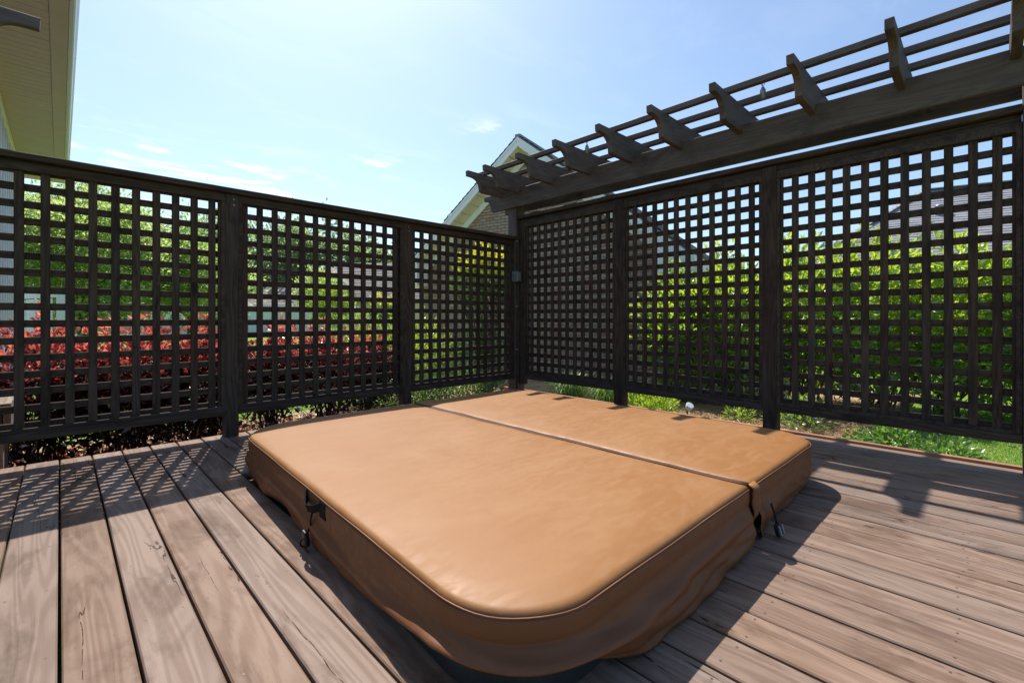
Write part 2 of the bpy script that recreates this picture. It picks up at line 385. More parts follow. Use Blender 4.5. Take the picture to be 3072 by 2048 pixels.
M_red = leaf_mat('red_purple_leaf', [(0.020, 0.010, 0.014), (0.030, 0.012, 0.016), (0.08, 0.016, 0.020), (0.42, 0.09, 0.08), (0.50, 0.13, 0.08)],
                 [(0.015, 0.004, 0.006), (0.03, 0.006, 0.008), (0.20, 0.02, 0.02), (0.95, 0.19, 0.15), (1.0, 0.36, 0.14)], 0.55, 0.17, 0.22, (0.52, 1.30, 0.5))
M_dkgreen = leaf_mat('dark_green_leaf', [(0.03, 0.07, 0.018), (0.05, 0.10, 0.025), (0.08, 0.13, 0.03)],
                     [(0.06, 0.15, 0.03), (0.12, 0.25, 0.04), (0.2, 0.36, 0.05)], 0.4, 0.08, 0.35)
M_glossy = leaf_mat('glossy_shrub_leaf', [(0.03, 0.08, 0.02), (0.07, 0.15, 0.03), (0.13, 0.23, 0.045)],
                    [(0.08, 0.20, 0.03), (0.20, 0.42, 0.05), (0.40, 0.62, 0.07)], 0.45, 0.10, 0.35)
M_yell = leaf_mat('yellow_green_leaf', [(0.03, 0.07, 0.02), (0.08, 0.14, 0.02), (0.30, 0.30, 0.02), (0.45, 0.38, 0.02)],
                  [(0.04, 0.10, 0.02), (0.16, 0.28, 0.03), (0.7, 0.68, 0.03), (0.9, 0.75, 0.03)], 0.55, 0.06, 0.35, (1.65, 2.6, 0.25))
M_lime = leaf_mat('lime_leaf', [(0.08, 0.16, 0.02), (0.14, 0.24, 0.03), (0.24, 0.30, 0.03)],
                  [(0.2, 0.4, 0.03), (0.42, 0.62, 0.04), (0.68, 0.72, 0.04)], 0.52, 0.06, 0.35)
M_blade = leaf_mat('grass_blade', [(0.07, 0.15, 0.02), (0.11, 0.22, 0.03), (0.17, 0.28, 0.05)],
                   [(0.18, 0.40, 0.03), (0.30, 0.55, 0.05), (0.42, 0.62, 0.08)], 0.45, 0.05, 0.4)
M_straw = leaf_mat('pine_straw', [(0.20, 0.11, 0.05), (0.34, 0.21, 0.10), (0.50, 0.35, 0.18), (0.58, 0.45, 0.27)],
                   [(0.2, 0.1, 0.04), (0.3, 0.18, 0.08), (0.4, 0.26, 0.12), (0.5, 0.36, 0.2)], 0.15, 0.05, 0.4)
M_litter = leaf_mat('fallen_leaf', [(0.07, 0.03, 0.02), (0.20, 0.07, 0.035), (0.34, 0.10, 0.05), (0.36, 0.25, 0.15)],
                    [(0.1, 0.03, 0.02), (0.3, 0.08, 0.03), (0.5, 0.12, 0.04), (0.4, 0.25, 0.1)], 0.3, 0.1, 0.3)

def lawn_mat():
    m, nt, p = mat_base('lawn_grass'); tc = N(nt, 'ShaderNodeTexCoord'); v = tc.outputs['Object']
    a = noise(nt, v, 0.25, 5, 0.6); b = noise(nt, v, 14, 5, 0.7); c = noise(nt, scaled(nt, v, (60, 60, 60)), 1, 4, 0.7)
    col = mixc(nt, maprange(nt, a, .35, .65), (0.17, 0.27, 0.040), (0.23, 0.33, 0.055))
    col = mixc(nt, maprange(nt, b, .35, .7, 0, .7), col, (0.085, 0.155, 0.022)); col = mixc(nt, maprange(nt, c, .5, .75, 0, .5), col, (0.26, 0.36, 0.06))
    ln = N(nt, 'ShaderNodeVectorMath', operation='LENGTH'); nt.links.new(v, ln.inputs[0])
    col = mixc(nt, maprange(nt, ln.outputs['Value'], 30, 60), col, (0.13, 0.14, 0.08))
    nt.links.new(col, p.inputs['Base Color']); p.inputs['Roughness'].default_value = 0.9; p.inputs['Specular IOR Level'].default_value = 0.1
    bump(nt, c, 0.8, 0.02, p); return m
M_lawn = lawn_mat()
M_bed = plain('mulch_bed', (0.36, 0.24, 0.13), 0.95, var=0.45, bumps=1.0, bscale=45)

# ------------------------------------------------------------------ leaves and blades as arrays
def unit(a): return a / np.maximum(np.linalg.norm(a, axis=1, keepdims=True), 1e-6)

def leaf_arrays(P, D, L, wr=0.45, fold=0.18, four=True):
    """P base points, D leaf directions, L lengths -> vertices, faces (each leaf its own island)"""
    n = len(P); D = unit(D); R = rng.normal(size=(n, 3)); R[:, 2] += 1.3
    S = unit(np.cross(D, R)); Nn = unit(np.cross(S, D)); L = L[:, None]; W = L * wr * 0.5
    mid = P + D * L * 0.5 - Nn * W * fold * 2; tip = P + D * L - Nn * L * 0.10
    l = P + D * L * 0.45 + S * W + Nn * W * fold; r = P + D * L * 0.45 - S * W + Nn * W * fold
    if four:
        V = np.stack([P, l, tip, r, mid], 1).reshape(-1, 3); b = (np.arange(n) * 5)[:, None]
        F = np.concatenate([b + np.array([[0, 4, 1]]), b + np.array([[4, 2, 1]]), b + np.array([[0, 3, 4]]), b + np.array([[4, 3, 2]])], 0)
    else:
        V = np.stack([P, l, tip, r], 1).reshape(-1, 3); b = (np.arange(n) * 4)[:, None]
        F = np.concatenate([b + np.array([[0, 2, 1]]), b + np.array([[0, 3, 2]])], 0)
    return V, F

def clumps(center, rad, ncl, per, rc, shell=0.55, lump=0.25, zmin=None):
    """points clustered in an uneven ellipsoid, with outward directions"""
    c = np.array(center); rad = np.array(rad)
    d = unit(rng.normal(size=(ncl, 3))); k = rng.uniform(shell ** 2, 1, ncl) ** 0.5
    ph = rng.uniform(0, 6.28, 6)
    bumpy = 1 + lump * (np.sin(d[:, 0] * 4 + ph[0]) * np.sin(d[:, 1] * 5 + ph[1]) + 0.6 * np.sin(d[:, 2] * 6 + ph[2]) * np.sin(d[:, 0] * 7 + ph[3])) + rng.uniform(-.08, .08, ncl)
    Q = c + d * (k * bumpy)[:, None] * rad
    if zmin is not None: keep = Q[:, 2] > zmin; Q, d = Q[keep], d[keep]
    n = len(Q); o = rng.normal(size=(n, per, 3)) * rc
    P = (Q[:, None, :] + o).reshape(-1, 3); D = (np.repeat(d, per, 0) * 0.7 + unit(o.reshape(-1, 3)) * 0.8); D[:, 2] += 0.25
    return P, D, Q

def branches_data(base, tips, r0, n=6, spread=0.3):
    items = []
    for q in tips:
        b = Vector(base) + Vector((random.uniform(-1, 1), random.uniform(-1, 1), 0)) * spread * 0.3; q = Vector(q)
        m1 = b.lerp(q, 0.35) + Vector((random.uniform(-.06, .06), random.uniform(-.06, .06), 0)) * (q - b).length
        m1.z = b.z + (q.z - b.z) * 0.45; m2 = b.lerp(q, 0.7) + Vector([random.uniform(-.05, .05) * (q - b).length for _ in range(3)])
        items.append(tube_data([b, m1, m2, q], [r0, r0 * .75, r0 * .45, r0 * .2], n, False))
    return join_data(items)

def bush(name, label, cat, loc, rad, cz, mat, ncl, per, L, rc=0.09, wr=0.45, stems=10, stem_r=0.010, group=None, shell=0.5, lump=0.22, zmin=None, stem_mat=None, extra=0, four=True, up=0.25):
    t = thing(name, label, cat, (loc[0], loc[1], GZ), 0, group)
    P, D, Q = clumps((0, 0, cz), rad, ncl, per, rc, shell, lump, zmin)
    D[:, 2] += up
    if extra:   # long shoots above the crown
        idx = np.argsort(-Q[:, 2])[:extra * 3]; idx = rng.choice(idx, min(extra, len(idx)), replace=False); e = []
        for i in idx:
            h = rng.uniform(.12, .38); k = 14; s = np.linspace(0, 1, k)[:, None]
            e.append(Q[i] + np.concatenate([rng.normal(size=(1, 2)) * .05 * s ** 1 , s * h], 1) * 1.0)
        E = np.concatenate(e); P = np.concatenate([P, E]); ed = rng.normal(size=E.shape); ed[:, 2] = np.abs(ed[:, 2]) * .8 + .3; D = np.concatenate([D, ed])
    Ls = rng.uniform(0.65, 1.15, len(P)) * L
    V, F = leaf_arrays(P, D, Ls, wr, 0.2, four)
    link('foliage', mesh_np('foliage', V, F), mat, t)
    tips = [Q[i] for i in rng.choice(len(Q), min(stems, len(Q)), replace=False)]
    v, f = branches_data((0, 0, -0.05), tips, stem_r, 6, rad[0] * .8)
    link('stem', mesh_py('stem', v, f, True), stem_mat or M_bark, t)
    return t

def tree(name, label, loc, H, rad, crown_z, mat, ncl, per, L, rc, group=None, trunk_r=0.14, wr=0.7, limbs=9, lump=0.25, shell=0.45):
    t = thing(name, label, 'tree', (loc[0], loc[1], GZ), rng.uniform(0, 6), group)
    P, D, Q = clumps((0, 0, crown_z), rad, ncl, per, rc, shell, lump)
    V, F = leaf_arrays(P, D, rng.uniform(.6, 1.2, len(P)) * L, wr, 0.15, False)
    link('crown', mesh_np('crown', V, F), mat, t)
    top = Vector((0, 0, crown_z + rad[2] * .4))
    v, f = tube_data([(0, 0, -.1), (.03, 0, crown_z * .25), (0, .04, crown_z * .6), top], [trunk_r * 1.3, trunk_r, trunk_r * .75, trunk_r * .2], 10)
    link('trunk', mesh_py('trunk', v, f, True), M_bark, t)
    its = []
    for i in range(limbs):
        q = Vector(Q[rng.integers(len(Q))]); z0 = rng.uniform(crown_z * .35, crown_z); b = Vector((0, 0, z0))
        its.append(tube_data([b, b.lerp(q, .5) + Vector((0, 0, -.1)), q], [trunk_r * .5, trunk_r * .3, trunk_r * .1], 6, False))
    v, f = join_data(its); link('limb', mesh_py('limb', v, f, True), M_bark, t)
    return t

# ------------------------------------------------------------------ ground
def sheet(name, pts, mat, kind='structure', z=0.0):
    o = link(name, mesh_py(name, [(x, y, z) for x, y in pts], [tuple(range(len(pts)))]), mat); tag(o, None, None, None, kind); return o
bm = bmesh.new(); bmesh.ops.create_grid(bm, x_segments=90, y_segments=90, size=300)
for v in bm.verts: v.co.z = GZ
me = bpy.data.meshes.new('lawn'); bm.to_mesh(me); bm.free(); tag(link('lawn', me, M_lawn), None, None, None, 'structure')

def bed(name, x0, x1, y0, y1, wav, seed):
    nx = int((x1 - x0) / .09) + 2; ny = int((y1 - y0) / .09) + 2
    X, Y = np.meshgrid(np.linspace(x0, x1, nx), np.linspace(y0, y1, ny), indexing='ij')
    e = np.minimum(np.minimum(X - x0, x1 - X), np.minimum(Y - y0, y1 - Y)); e = np.clip(e / .3, 0, 1)
    # wavy border
    t0 = np.abs(Y - y0) < 1e-6; Y = Y + t0 * (0.12 * np.sin(X * 2.1 + seed) + .05 * np.sin(X * 7)); t1 = np.abs(Y - y1) < 1e-6; Y = Y + t1 * .12 * np.sin(X * 1.9 + seed)
    Z = GZ + 0.004 + e * (0.035 + wav * (np.sin(X * 3 + seed) * np.sin(Y * 2.7) + .5 * np.sin(X * 9) * np.sin(Y * 8 + seed)) + .0)
    Z = np.maximum(Z, GZ + .004); i = np.arange(nx * ny).reshape(nx, ny)
    F = np.stack([i[:-1, :-1], i[1:, :-1], i[1:, 1:], i[:-1, 1:]], -1).reshape(-1, 4)
    o = link(name, mesh_np(name, np.stack([X, Y, Z], -1).reshape(-1, 3), F, True), M_bed); tag(o, None, None, None, 'structure')
bed('mulch_bed', 3.8, 10.5, 0.85, 8.5, 0.018, 1.0)
bed('mulch_bed', -1.2, 3.4, 3.7, 6.6, 0.018, 3.0)

def scatter_blades(name, n, region, Lr, wr, mat, flat=True, zoff=0.04, label=None, curve=0.3, keep=None):
    x0, x1, y0, y1 = region; P = np.stack([rng.uniform(x0, x1, n), rng.uniform(y0, y1, n), np.full(n, GZ + zoff)], 1)
    if keep is not None: P = P[keep(P)]; n = len(P)
    a = rng.uniform(0, 2 * PI, n); L = rng.uniform(*Lr, n)[:, None]
    el = rng.uniform(-.08, .3, n) if flat else rng.uniform(.9, 1.5, n)
    D = np.stack([np.cos(a) * np.cos(el), np.sin(a) * np.cos(el), np.sin(el)], 1)
    S = np.stack([-np.sin(a), np.cos(a), rng.normal(size=n) * .3], 1) * wr
    if flat: P[:, 2] += rng.uniform(0, .05, n)
    mid = P + D * L * .5; tip = P + D * L; bend = np.zeros_like(P); bend[:, 2] = -curve * L[:, 0] * (1 if flat else .4)
    if not flat: bend[:, 0] = np.cos(a) * L[:, 0] * .35; bend[:, 1] = np.sin(a) * L[:, 0] * .35
    side = np.cross(D, [0, 0, 1.0]) * (rng.normal(size=n) * .12)[:, None] * L if flat else 0
    V = np.stack([P - S, P + S, mid + S + side, mid - S + side, tip + bend * .5], 1).reshape(-1, 3); b = (np.arange(n) * 5)[:, None]
    F = np.concatenate([b + np.array([[0, 1, 2]]), b + np.array([[0, 2, 3]]), b + np.array([[3, 2, 4]])], 0)
    return tag(link(name, mesh_np(name, V, F), mat), label, None, None, 'stuff')
scatter_blades('pine_straw', 48000, (4.0, 8.6, 0.95, 5.2), (.10, .24), .0021, M_straw, True, .03, 'tan pine straw covering the bed behind the right lattice fence')
scatter_blades('pine_straw', 18000, (-1.1, 3.1, 4.0, 6.5), (.08, .2), .0016, M_straw, True, .03, 'pine straw and twigs under the red shrubs')
scatter_blades('lawn_grass', 130000, (4.2, 9.5, -3.2, 1.0), (.012, .035), .0018, M_blade, False, .0, 'short green grass beside the right end of the deck',
               keep=lambda P: (P[:, 1] < .80 + .12 * np.sin(P[:, 0] * 2.1 + 1)) & ((P[:, 0] < 8) | (P[:, 1] < .3)))
scatter_blades('lawn_grass', 70000, (-1.5, 6.0, 6.5, 12.5), (.015, .045), .003, M_blade, False, .0, 'short green grass beyond the red shrubs',
               keep=lambda P: ~((P[:, 0] > 3.3) & (P[:, 1] < 8.6)))
n = 5200; P = np.stack([rng.uniform(-.9, 2.6, n) , rng.uniform(3.95, 6.0, n), GZ + rng.uniform(.05, .12, n)], 1); D = rng.normal(size=(n, 3)); D[:, 2] *= .25
V, F = leaf_arrays(P, D, rng.uniform(.03, .065, n), .75, .3)
tag(link('leaf_litter', mesh_np('leaf_litter', V, F), M_litter), 'fallen red and brown leaves on the ground under the red shrubs', None, None, 'stuff')

# ------------------------------------------------------------------ deck
DX1 = 4.536 * U; DY1 = 4.575 * U; PIT = 0.168 * U; GAP = 0.0085; BT = 0.036
deck = bpy.data.objects.new('deck', None); C.objects.link(deck); deck['kind'] = 'structure'
scr = []
def board(k, y0, y1):
    x = (k + .5) * PIT; w = PIT - GAP - random.uniform(-.0015, .0015); dz = random.uniform(-.0022, .0015)
    yy1 = y1 + random.uniform(-.006, .004) if y1 > 3.9 else y1
    me = timber_mesh(yy1 - y0, w, BT, 0.004, 'deck_board')
    link('deck_board', me, M_deck, deck, frame_M((x + random.uniform(-.001, .001), y0, -BT / 2 + dz), (0, 1, 0), (0, 0, 1)))
    for jy in np.arange(-1.55, 4.0, 0.405):
        if y0 + .02 < jy < yy1 - .02:
            for sx in (-.042, .042):
                cx, cy = x + sx + random.uniform(-.008, .008), jy + random.uniform(-.012, .012); z = dz + .0006
                scr.append(([(cx + .0036 * math.cos(a), cy + .0036 * math.sin(a), z) for a in [q * PI / 3 for q in range(6)]], [tuple(range(6))]))
for k in range(-6, 27):
    if 5 <= k <= 19:
        board(k, -1.75, 0.85 * U); board(k, 3.36 * U, DY1)
    else: board(k, -1.75, DY1)
v, f = join_data(scr); o = link('screw', mesh_py('screw', v, f), M_screw, deck); o['kind'] = 'stuff'
link('rim_board', timber_mesh(6.0, .18, .036, .003, 'rim_board'), M_rim, deck, frame_M((DX1 + .022, -1.78, -.075), (0, 1, 0), (1, 0, 0)))
link('rim_board', timber_mesh(5.1, .18, .036, .003, 'rim_board2'), M_rim, deck, frame_M((-1.0, DY1 - .030, -.135), (1, 0, 0), (0, 1, 0)))
link('trim_board', timber_mesh(3.2, .055, .02, .002, 'trim_board'), M_rim, deck, frame_M((DX1 + .075, .12, -.022), (0, 1, 0), (0, 0, 1)))
link('trim_board', timber_mesh(1.5, .055, .02, .002, 'trim_board3'), M_rim, deck, frame_M((DX1 + .078, -1.5, -.026), (0, 1, 0), (0, 0, 1)))
for jy in np.arange(-1.55, 4.0, 0.405):
    if not (0.8 * U < jy < 3.3 * U): link('joist', timber_mesh(DX1 + .95, .16, .038, 0, 'joist'), M_rim, deck, frame_M((-.97, jy, -BT - .084), (1, 0, 0), (0, 1, 0)))
for sx in (-.9, .75, 2.95, 3.8):
    link('skirt_joist', timber_mesh(5.5, .2, .038, 0, 'skirt_joist'), M_rim, deck, frame_M((sx, -1.7, -.26), (0, 1, 0), (1, 0, 0)))

# ------------------------------------------------------------------ lattice fences
SW, ST, LP = 0.0425, 0.0200, 0.1155 * U
def fence(root, origin, along, inward, posts, z_bot, z_top, top_kind, rows, grid):
    """posts: distances along; inward: unit vector towards the deck"""
    O = Vector(origin); A = Vector(along); I = Vector(inward); Zv = Vector((0, 0, 1))
    pt = lambda s, n, z: O + A * s + I * n + Zv * z
    for i in range(len(posts) - 1):
        a, b = posts[i] + .045, posts[i + 1] - .045
        # panel frame = stops on all four sides, front and back of the lattice
        items = []
        def fr(s0, s1, n0, n1, z0, z1):
            c = [pt(s, n, z) for z in (z0, z1) for n in (n0, n1) for s in (s0, s1)]
            items.append((c, [(0, 2, 3, 1), (4, 5, 7, 6), (0, 1, 5, 4), (2, 6, 7, 3), (0, 4, 6, 2), (1, 3, 7, 5)]))
        jw = .022
        for n0, n1 in ((ST + .0006, ST + .020), (-ST - .020, -ST - .0006)):
            fr(a, b, n0, n1, z_bot - .030, z_bot - .010); fr(a, b, n0, n1, z_top - .012, z_top + .038)
            fr(a, a + jw, n0, n1, z_bot - .0095, z_top - .0125); fr(b - jw, b, n0, n1, z_bot - .0095, z_top - .0125)
        v, f = join_data(items); me = mesh_py('lattice_panel', v, f)
        pan = link('lattice_panel', me, M_dark, root)
        s0, p = grid[i]; s0 *= U; p *= U; s0 -= math.floor((s0 - a) / p) * p
        ks = [s0 + p * k for k in range(40) if a + SW / 2 + .0005 < s0 + p * k < b - SW / 2 - .0005]
        for s in [a + SW / 2 - .004] * (ks[0] > a + SW * 1.7) + ks + [b - SW / 2 + .004] * (ks[-1] < b - SW * 1.7):
            s += random.uniform(-.002, .002) if s in ks else 0
            tl = random.uniform(-.003, .003) * (s in ks); e = random.uniform(-.0006, 0)
            bar('slat', pt(s, ST / 2 + .0002 + e, z_bot - .028), pt(s + tl, ST / 2 + .0002 + e, z_top + .034), SW, ST, I, M_dark, pan, .0022)
        pz = (z_top - z_bot) / rows
        for k in range(rows + 1):
            z = z_bot + pz * k + random.uniform(-.002, .002) * (0 < k < rows); d = random.uniform(-.0025, .0025)
            bar('slat', pt(a + .002, -ST / 2 - .0002, z), pt(b - .002, -ST / 2 - .0002, z + d), SW, ST, I, M_dark, pan, .0022)
        # bottom rail lies flat, top rail
        bar('bottom_rail', pt(a, .010, z_bot - .054), pt(b, .010, z_bot - .054), .104, .046, Zv, M_dark, root, .004)
        if top_kind == 'low': bar('top_rail', pt(a, 0, z_top + .0395), pt(b, 0, z_top + .0395), .06, .030, Zv, M_dark, root, .002)

Yf = 4.50 * U; Xf = 4.447 * U
t = thing('lattice_fence', 'dark stained lattice fence below a flat cap rail in front of the red shrubs', 'fence', (0, 0, 0))
lp = [(-.65) * U, 1.039 * U, 2.725 * U, (4.447 - .10) * U + .045]
fence(t, (0, Yf, 0), (1, 0, 0), (0, -1, 0), lp, .275 * U, 1.985 * U, 'low', 15, [(-.193, .1215), (1.142, .12083), (2.9338, .11868)])
for s in lp[:-1]:
    bar('post', (s, Yf, -.25 if s < -.4 else -.20), (s, Yf, 2.035 * U), .090, .090, (0, 1, 0), M_dark, t, .004)
bar('cap_rail', (-.60 * U - .1, Yf - .012, 2.0575 * U), (4.37 * U - .002, Yf - .012, 2.0575 * U), .138, .038, (0, 0, 1), M_dark, t, .004)
# bolts on the post tops
for s in lp[1:3]:
    for z in (1.99 * U, 1.945 * U):
        v, f = tube_data([(s + .012, Yf - .0455, z), (s + .012, Yf - .051, z)], .006, 8); link('bolt', mesh_py('bolt', v, f), M_metal, t)

t = thing('lattice_fence', 'dark stained lattice fence under the pergola in front of the green hedge', 'fence', (0, 0, 0))
rp = [-.132 * U - .045, 1.340 * U, 2.858 * U, 4.315 * U + .045]
fence(t, (Xf, 0, 0), (0, 1, 0), (-1, 0, 0), rp, .285 * U, 2.205 * U, 'high', 17, [(1.1528, .1176), (2.677, .1180), (4.080, .1180)])
bar('corner_stud', (Xf, 4.368 * U, .10), (Xf, 4.368 * U, 2.30 * U), .088, .062, (1, 0, 0), M_dark, t, .004)
for s in rp[1:-1]:
    bar('post', (Xf, s, -.20), (Xf, s, 2.300 * U), .096, .096, (1, 0, 0), M_dark, t, .004)
bar('top_rail', (Xf - .012, rp[0] + .044, 2.330 * U), (Xf - .012, 4.42 * U - .002, 2.330 * U), .120, .040, (0, 0, 1), M_dark, t, .004)
bar('upper_rail', (Xf, rp[0] + .046, 2.275 * U), (Xf, 4.42 * U - .002, 2.275 * U), .045, .052, (1, 0, 0), M_dark, t, .003)

# ------------------------------------------------------------------ pergola over the right fence
RT = 0.044
def rafter_profile(half, tipz, botz, seatz, reach, tip_h=0.07 * U, cove=0.205 * U):
    """x runs from the tip (0) to the far tip (2*half)"""
    p = [(0, tipz), (0.004, tipz - tip_h)]
    for i in range(0, 11):
        a = i / 10 * PI / 2
        p.append((0.012 + cove * math.sin(a) ** .8, tipz - tip_h - (tipz - tip_h - (botz + .012)) * (1 - math.cos(a)) ** 1.3))
    p.append((cove + .014, botz + .012)); p.append((cove + .050, botz))
    q = [(2 * half - x, z) for x, z in p][::-1]
    return p + q
per = thing('pergola', 'dark stained pergola with scalloped rafter tails above the right lattice fence', 'pergola', (0, 0, 0))
c0 = (4.447 * U, 4.50 * U)
bar('post', (c0[0], c0[1], -.20), (c0[0], c0[1], 2.62 * U), .14, .14, (1, 0, 0), M_perg, per, .006)
bar('post', (Xf, rp[0] - .0275, -.20), (Xf, rp[0] - .0275, 2.62 * U), .14, .14, (1, 0, 0), M_perg, per, .006)
def beam(x, parent, yend, L, far=True):
    # local X runs from the far end towards the camera's side (world -Y); end has a small cove
    z0, z1 = 2.462 * U, 2.700 * U; t_h = .065 * U
    prof = [(0, z1), (0.002, z1 - t_h)] + [(.03 + .10 * math.sin(i / 6 * PI / 2), z1 - t_h - (z1 - t_h - z0 - .01) * (1 - math.cos(i / 6 * PI / 2))) for i in range(7)] + [(.15, z0)]
    q = [(L - a, b) for a, b in prof][::-1]
    M = Matrix.Rotation(-PI / 2, 4, 'Z'); M.translation = Vector((x, yend, 0))
    prism('beam', prof + q, .040, M_perg, parent, M, .003)
beam(4.35 * U, per, 5.03 * U, 5.45 * U + .5); beam(4.62 * U, per, 5.03 * U, 5.45 * U + .5)
XT = 3.72; ry = [4.64 - .562 * 0] 
ry = [4.665, 4.335] + [3.765 - .5525 * i for i in range(9)]
rlen = (4.485 - XT) * U
rp_prof = rafter_profile(rlen, 2.870 * U, 2.628 * U, 0, 0)
rm = None
for y in ry:
    M = Matrix.Translation((XT * U, y * U, random.uniform(-.003, .003))) @ Matrix.Rotation(math.radians(random.uniform(-.5, .5)), 4, 'Z')
    if rm is None: o = prism('rafter', rp_prof, RT, M_perg, per, M, .003); rm = o.data
    else: link('rafter', rm, M_perg, per, M)
for x in (4.02, 4.34, 4.64, 4.94):
    bar('batten', (x * U, 4.86 * U, 2.8955 * U), (x * U, -.85 * U, 2.8955 * U), .046, .043, (0, 0, 1), M_perg, per, .003)

# second pergola, only its last rafter tail shows at the upper left
per2 = thing('pergola', 'dark scalloped pergola rafter tail below the cream house soffit', 'pergola', (0, 0, 0))
for i, y in enumerate((3.63, 3.14, 2.65)):
    M = Matrix.Translation((-.075, y, 0)) @ Matrix.Rotation(PI, 4, 'Z'); link('rafter', rm, M_perg, per2, M)
for x in (-.62, -.86):
    z0, z1 = 2.462 * U, 2.700 * U
    bar('beam', (x, 1.0, (z0 + z1) / 2), (x, 3.95, (z0 + z1) / 2), z1 - z0, .04, (1, 0, 0), M_perg, per2)
bar('post', (-.74, 3.85, -.2), (-.74, 3.85, z0 + .1), .14, .14, (1, 0, 0), M_perg, per2, .006)
bar('post', (-.74, 1.1, -.2), (-.74, 1.1, z0 + .1), .14, .14, (1, 0, 0), M_perg, per2, .006)

# sockets hanging from the first batten
for lab, y in (('socket of a string light hanging from the pergola batten between larger rafter tails', 1.274 * U), ('socket of a string light hanging from the pergola beside the distant gable', 3.0 * U)):
    s = thing('light_socket', lab, 'light socket', (4.02 * U, y, 2.8705 * U), 0, 'string light sockets under the pergola')
    pts = [(0, .010 * math.cos(a), -.012 + .010 * math.sin(a)) for a in np.linspace(PI * .6, PI * 2.4, 12)]
    tube('hook', pts + [(0, 0, -.034)], .0022, M_metal, s, 6)
    prof = [(.004, -.030), (.009, -.033), (.012, -.045), (.018, -.052), (.0185, -.085), (.0165, -.088), (.0165, -.116), (.012, -.118), (.011, -.108)]
    V, F = [], []
    for r_, z_ in prof: V += [(r_ * math.cos(k * PI / 8), r_ * math.sin(k * PI / 8), z_) for k in range(16)]
    for i in range(len(prof) - 1):
        for k in range(16): F.append((i * 16 + k, i * 16 + (k + 1) % 16, (i + 1) * 16 + (k + 1) % 16, (i + 1) * 16 + k))
    link('socket', mesh_py('socket', V, F, True), M_metal, s)

# junction box and conduit on the corner post
jx, jy, jz = 4.345 * U, 4.385 * U, 1.54 * U
jb = thing('junction_box', 'small grey electrical box fixed to the dark corner post', 'electrical box', (jx, jy, jz))
box('box_body', -.035, .035, -.04, .035, -.055, .055, M_metal, jb, .004); box('box_cover', -.041, -.0352, -.045, .040, -.060, .060, M_metal, jb, .002)
box('hinge_cap', -.052, -.0412, -.02, .02, .02, .045, M_metal, jb, .002)
cd = thing('conduit', 'thin dark conduit running up the front corner of the corner post', 'conduit', (4.362 * U, 4.405 * U, 0))
tube('lower_pipe', [(0, 0, 0), (0, 0, jz - .062)], .008, M_dark, cd, 8); tube('upper_pipe', [(0, 0, jz + .062), (0, 0, 2.46 * U)], .008, M_dark, cd, 8)
for z in (.5, 1.0, 1.75):
    box('pipe_clamp', -.013, .013, -.011, .011, z - .009, z + .009, M_metal, cd, .002)

# ------------------------------------------------------------------ hot tub and its cover
ZT = 0.262 * U
def outline(nc=14):
    """rounded outline of the cover, counter-clockwise from the near corner; corner = (x, y, radius)"""
    cs = [((.725, .748), .30), ((3.385, .745), .25), ((3.43, 3.49), .22), ((.855, 3.50), .34)]
    pts = []
    for i, ((x, y), r) in enumerate(cs):
        c = Vector((x, y)); a = Vector(cs[i - 1][0]); b = Vector(cs[(i + 1) % 4][0])
        d0 = (a - c).normalized(); d1 = (b - c).normalized()
        p0, p2 = c + d0 * r, c + d1 * r
        prev = pts[-1] if pts else None
        if prev is not None:
            for k in range(1, 24): pts.append(prev.lerp(p0, k / 24))
        for k in range(nc + 1):
            t = k / nc; w = 0.707; B0, B1, B2 = (1 - t) ** 2, 2 * t * (1 - t) * w, t * t
            pts.append((p0 * B0 + c * B1 + p2 * B2) / (B0 + B1 + B2))
    prev, p0 = pts[-1], pts[0]
    for k in range(1, 24): pts.append(prev.lerp(p0, k / 24))
    return [p * U for p in pts]
OUT = outline()
HX = 2.195 * U     # hinge line
hot = thing('hot_tub', 'dark sunken hot tub under the tan cover', 'hot tub', (0, 0, 0))
inset = [Vector((1.0, 1.0)) for _ in OUT]
ctr = Vector((2.08 * U, 2.12 * U))
V, F = [], []; n = len(OUT)
for off, z in ((.050, -.42), (.050, .02), (.047, .05), (.05, .09), (.06, .10)):
    for p in OUT: q = p + (ctr - p).normalized() * off; V.append((q.x, q.y, z))
for i in range(4):
    for k in range(n): F.append((i * n + k, i * n + (k + 1) % n, (i + 1) * n + (k + 1) % n, (i + 1) * n + k))
F.append(tuple(4 * n + k for k in range(n)))
link('tub_shell', mesh_py('tub_shell', V, F, True), M_shell, hot)
V, F = [], []
for off, z in ((-.002, .055), (-.006, .062), (-.002, .072), (.012, .074)):
    for p in OUT: q = p + (ctr - p).normalized() * (off + .05); V.append((q.x, q.y, z))
for i in range(3):
    for k in range(n): F.append((i * n + k, i * n + (k + 1) % n, (i + 1) * n + (k + 1) % n, (i + 1) * n + k))
link('tub_rim', mesh_py('tub_rim', V, F, True), M_shell, hot)

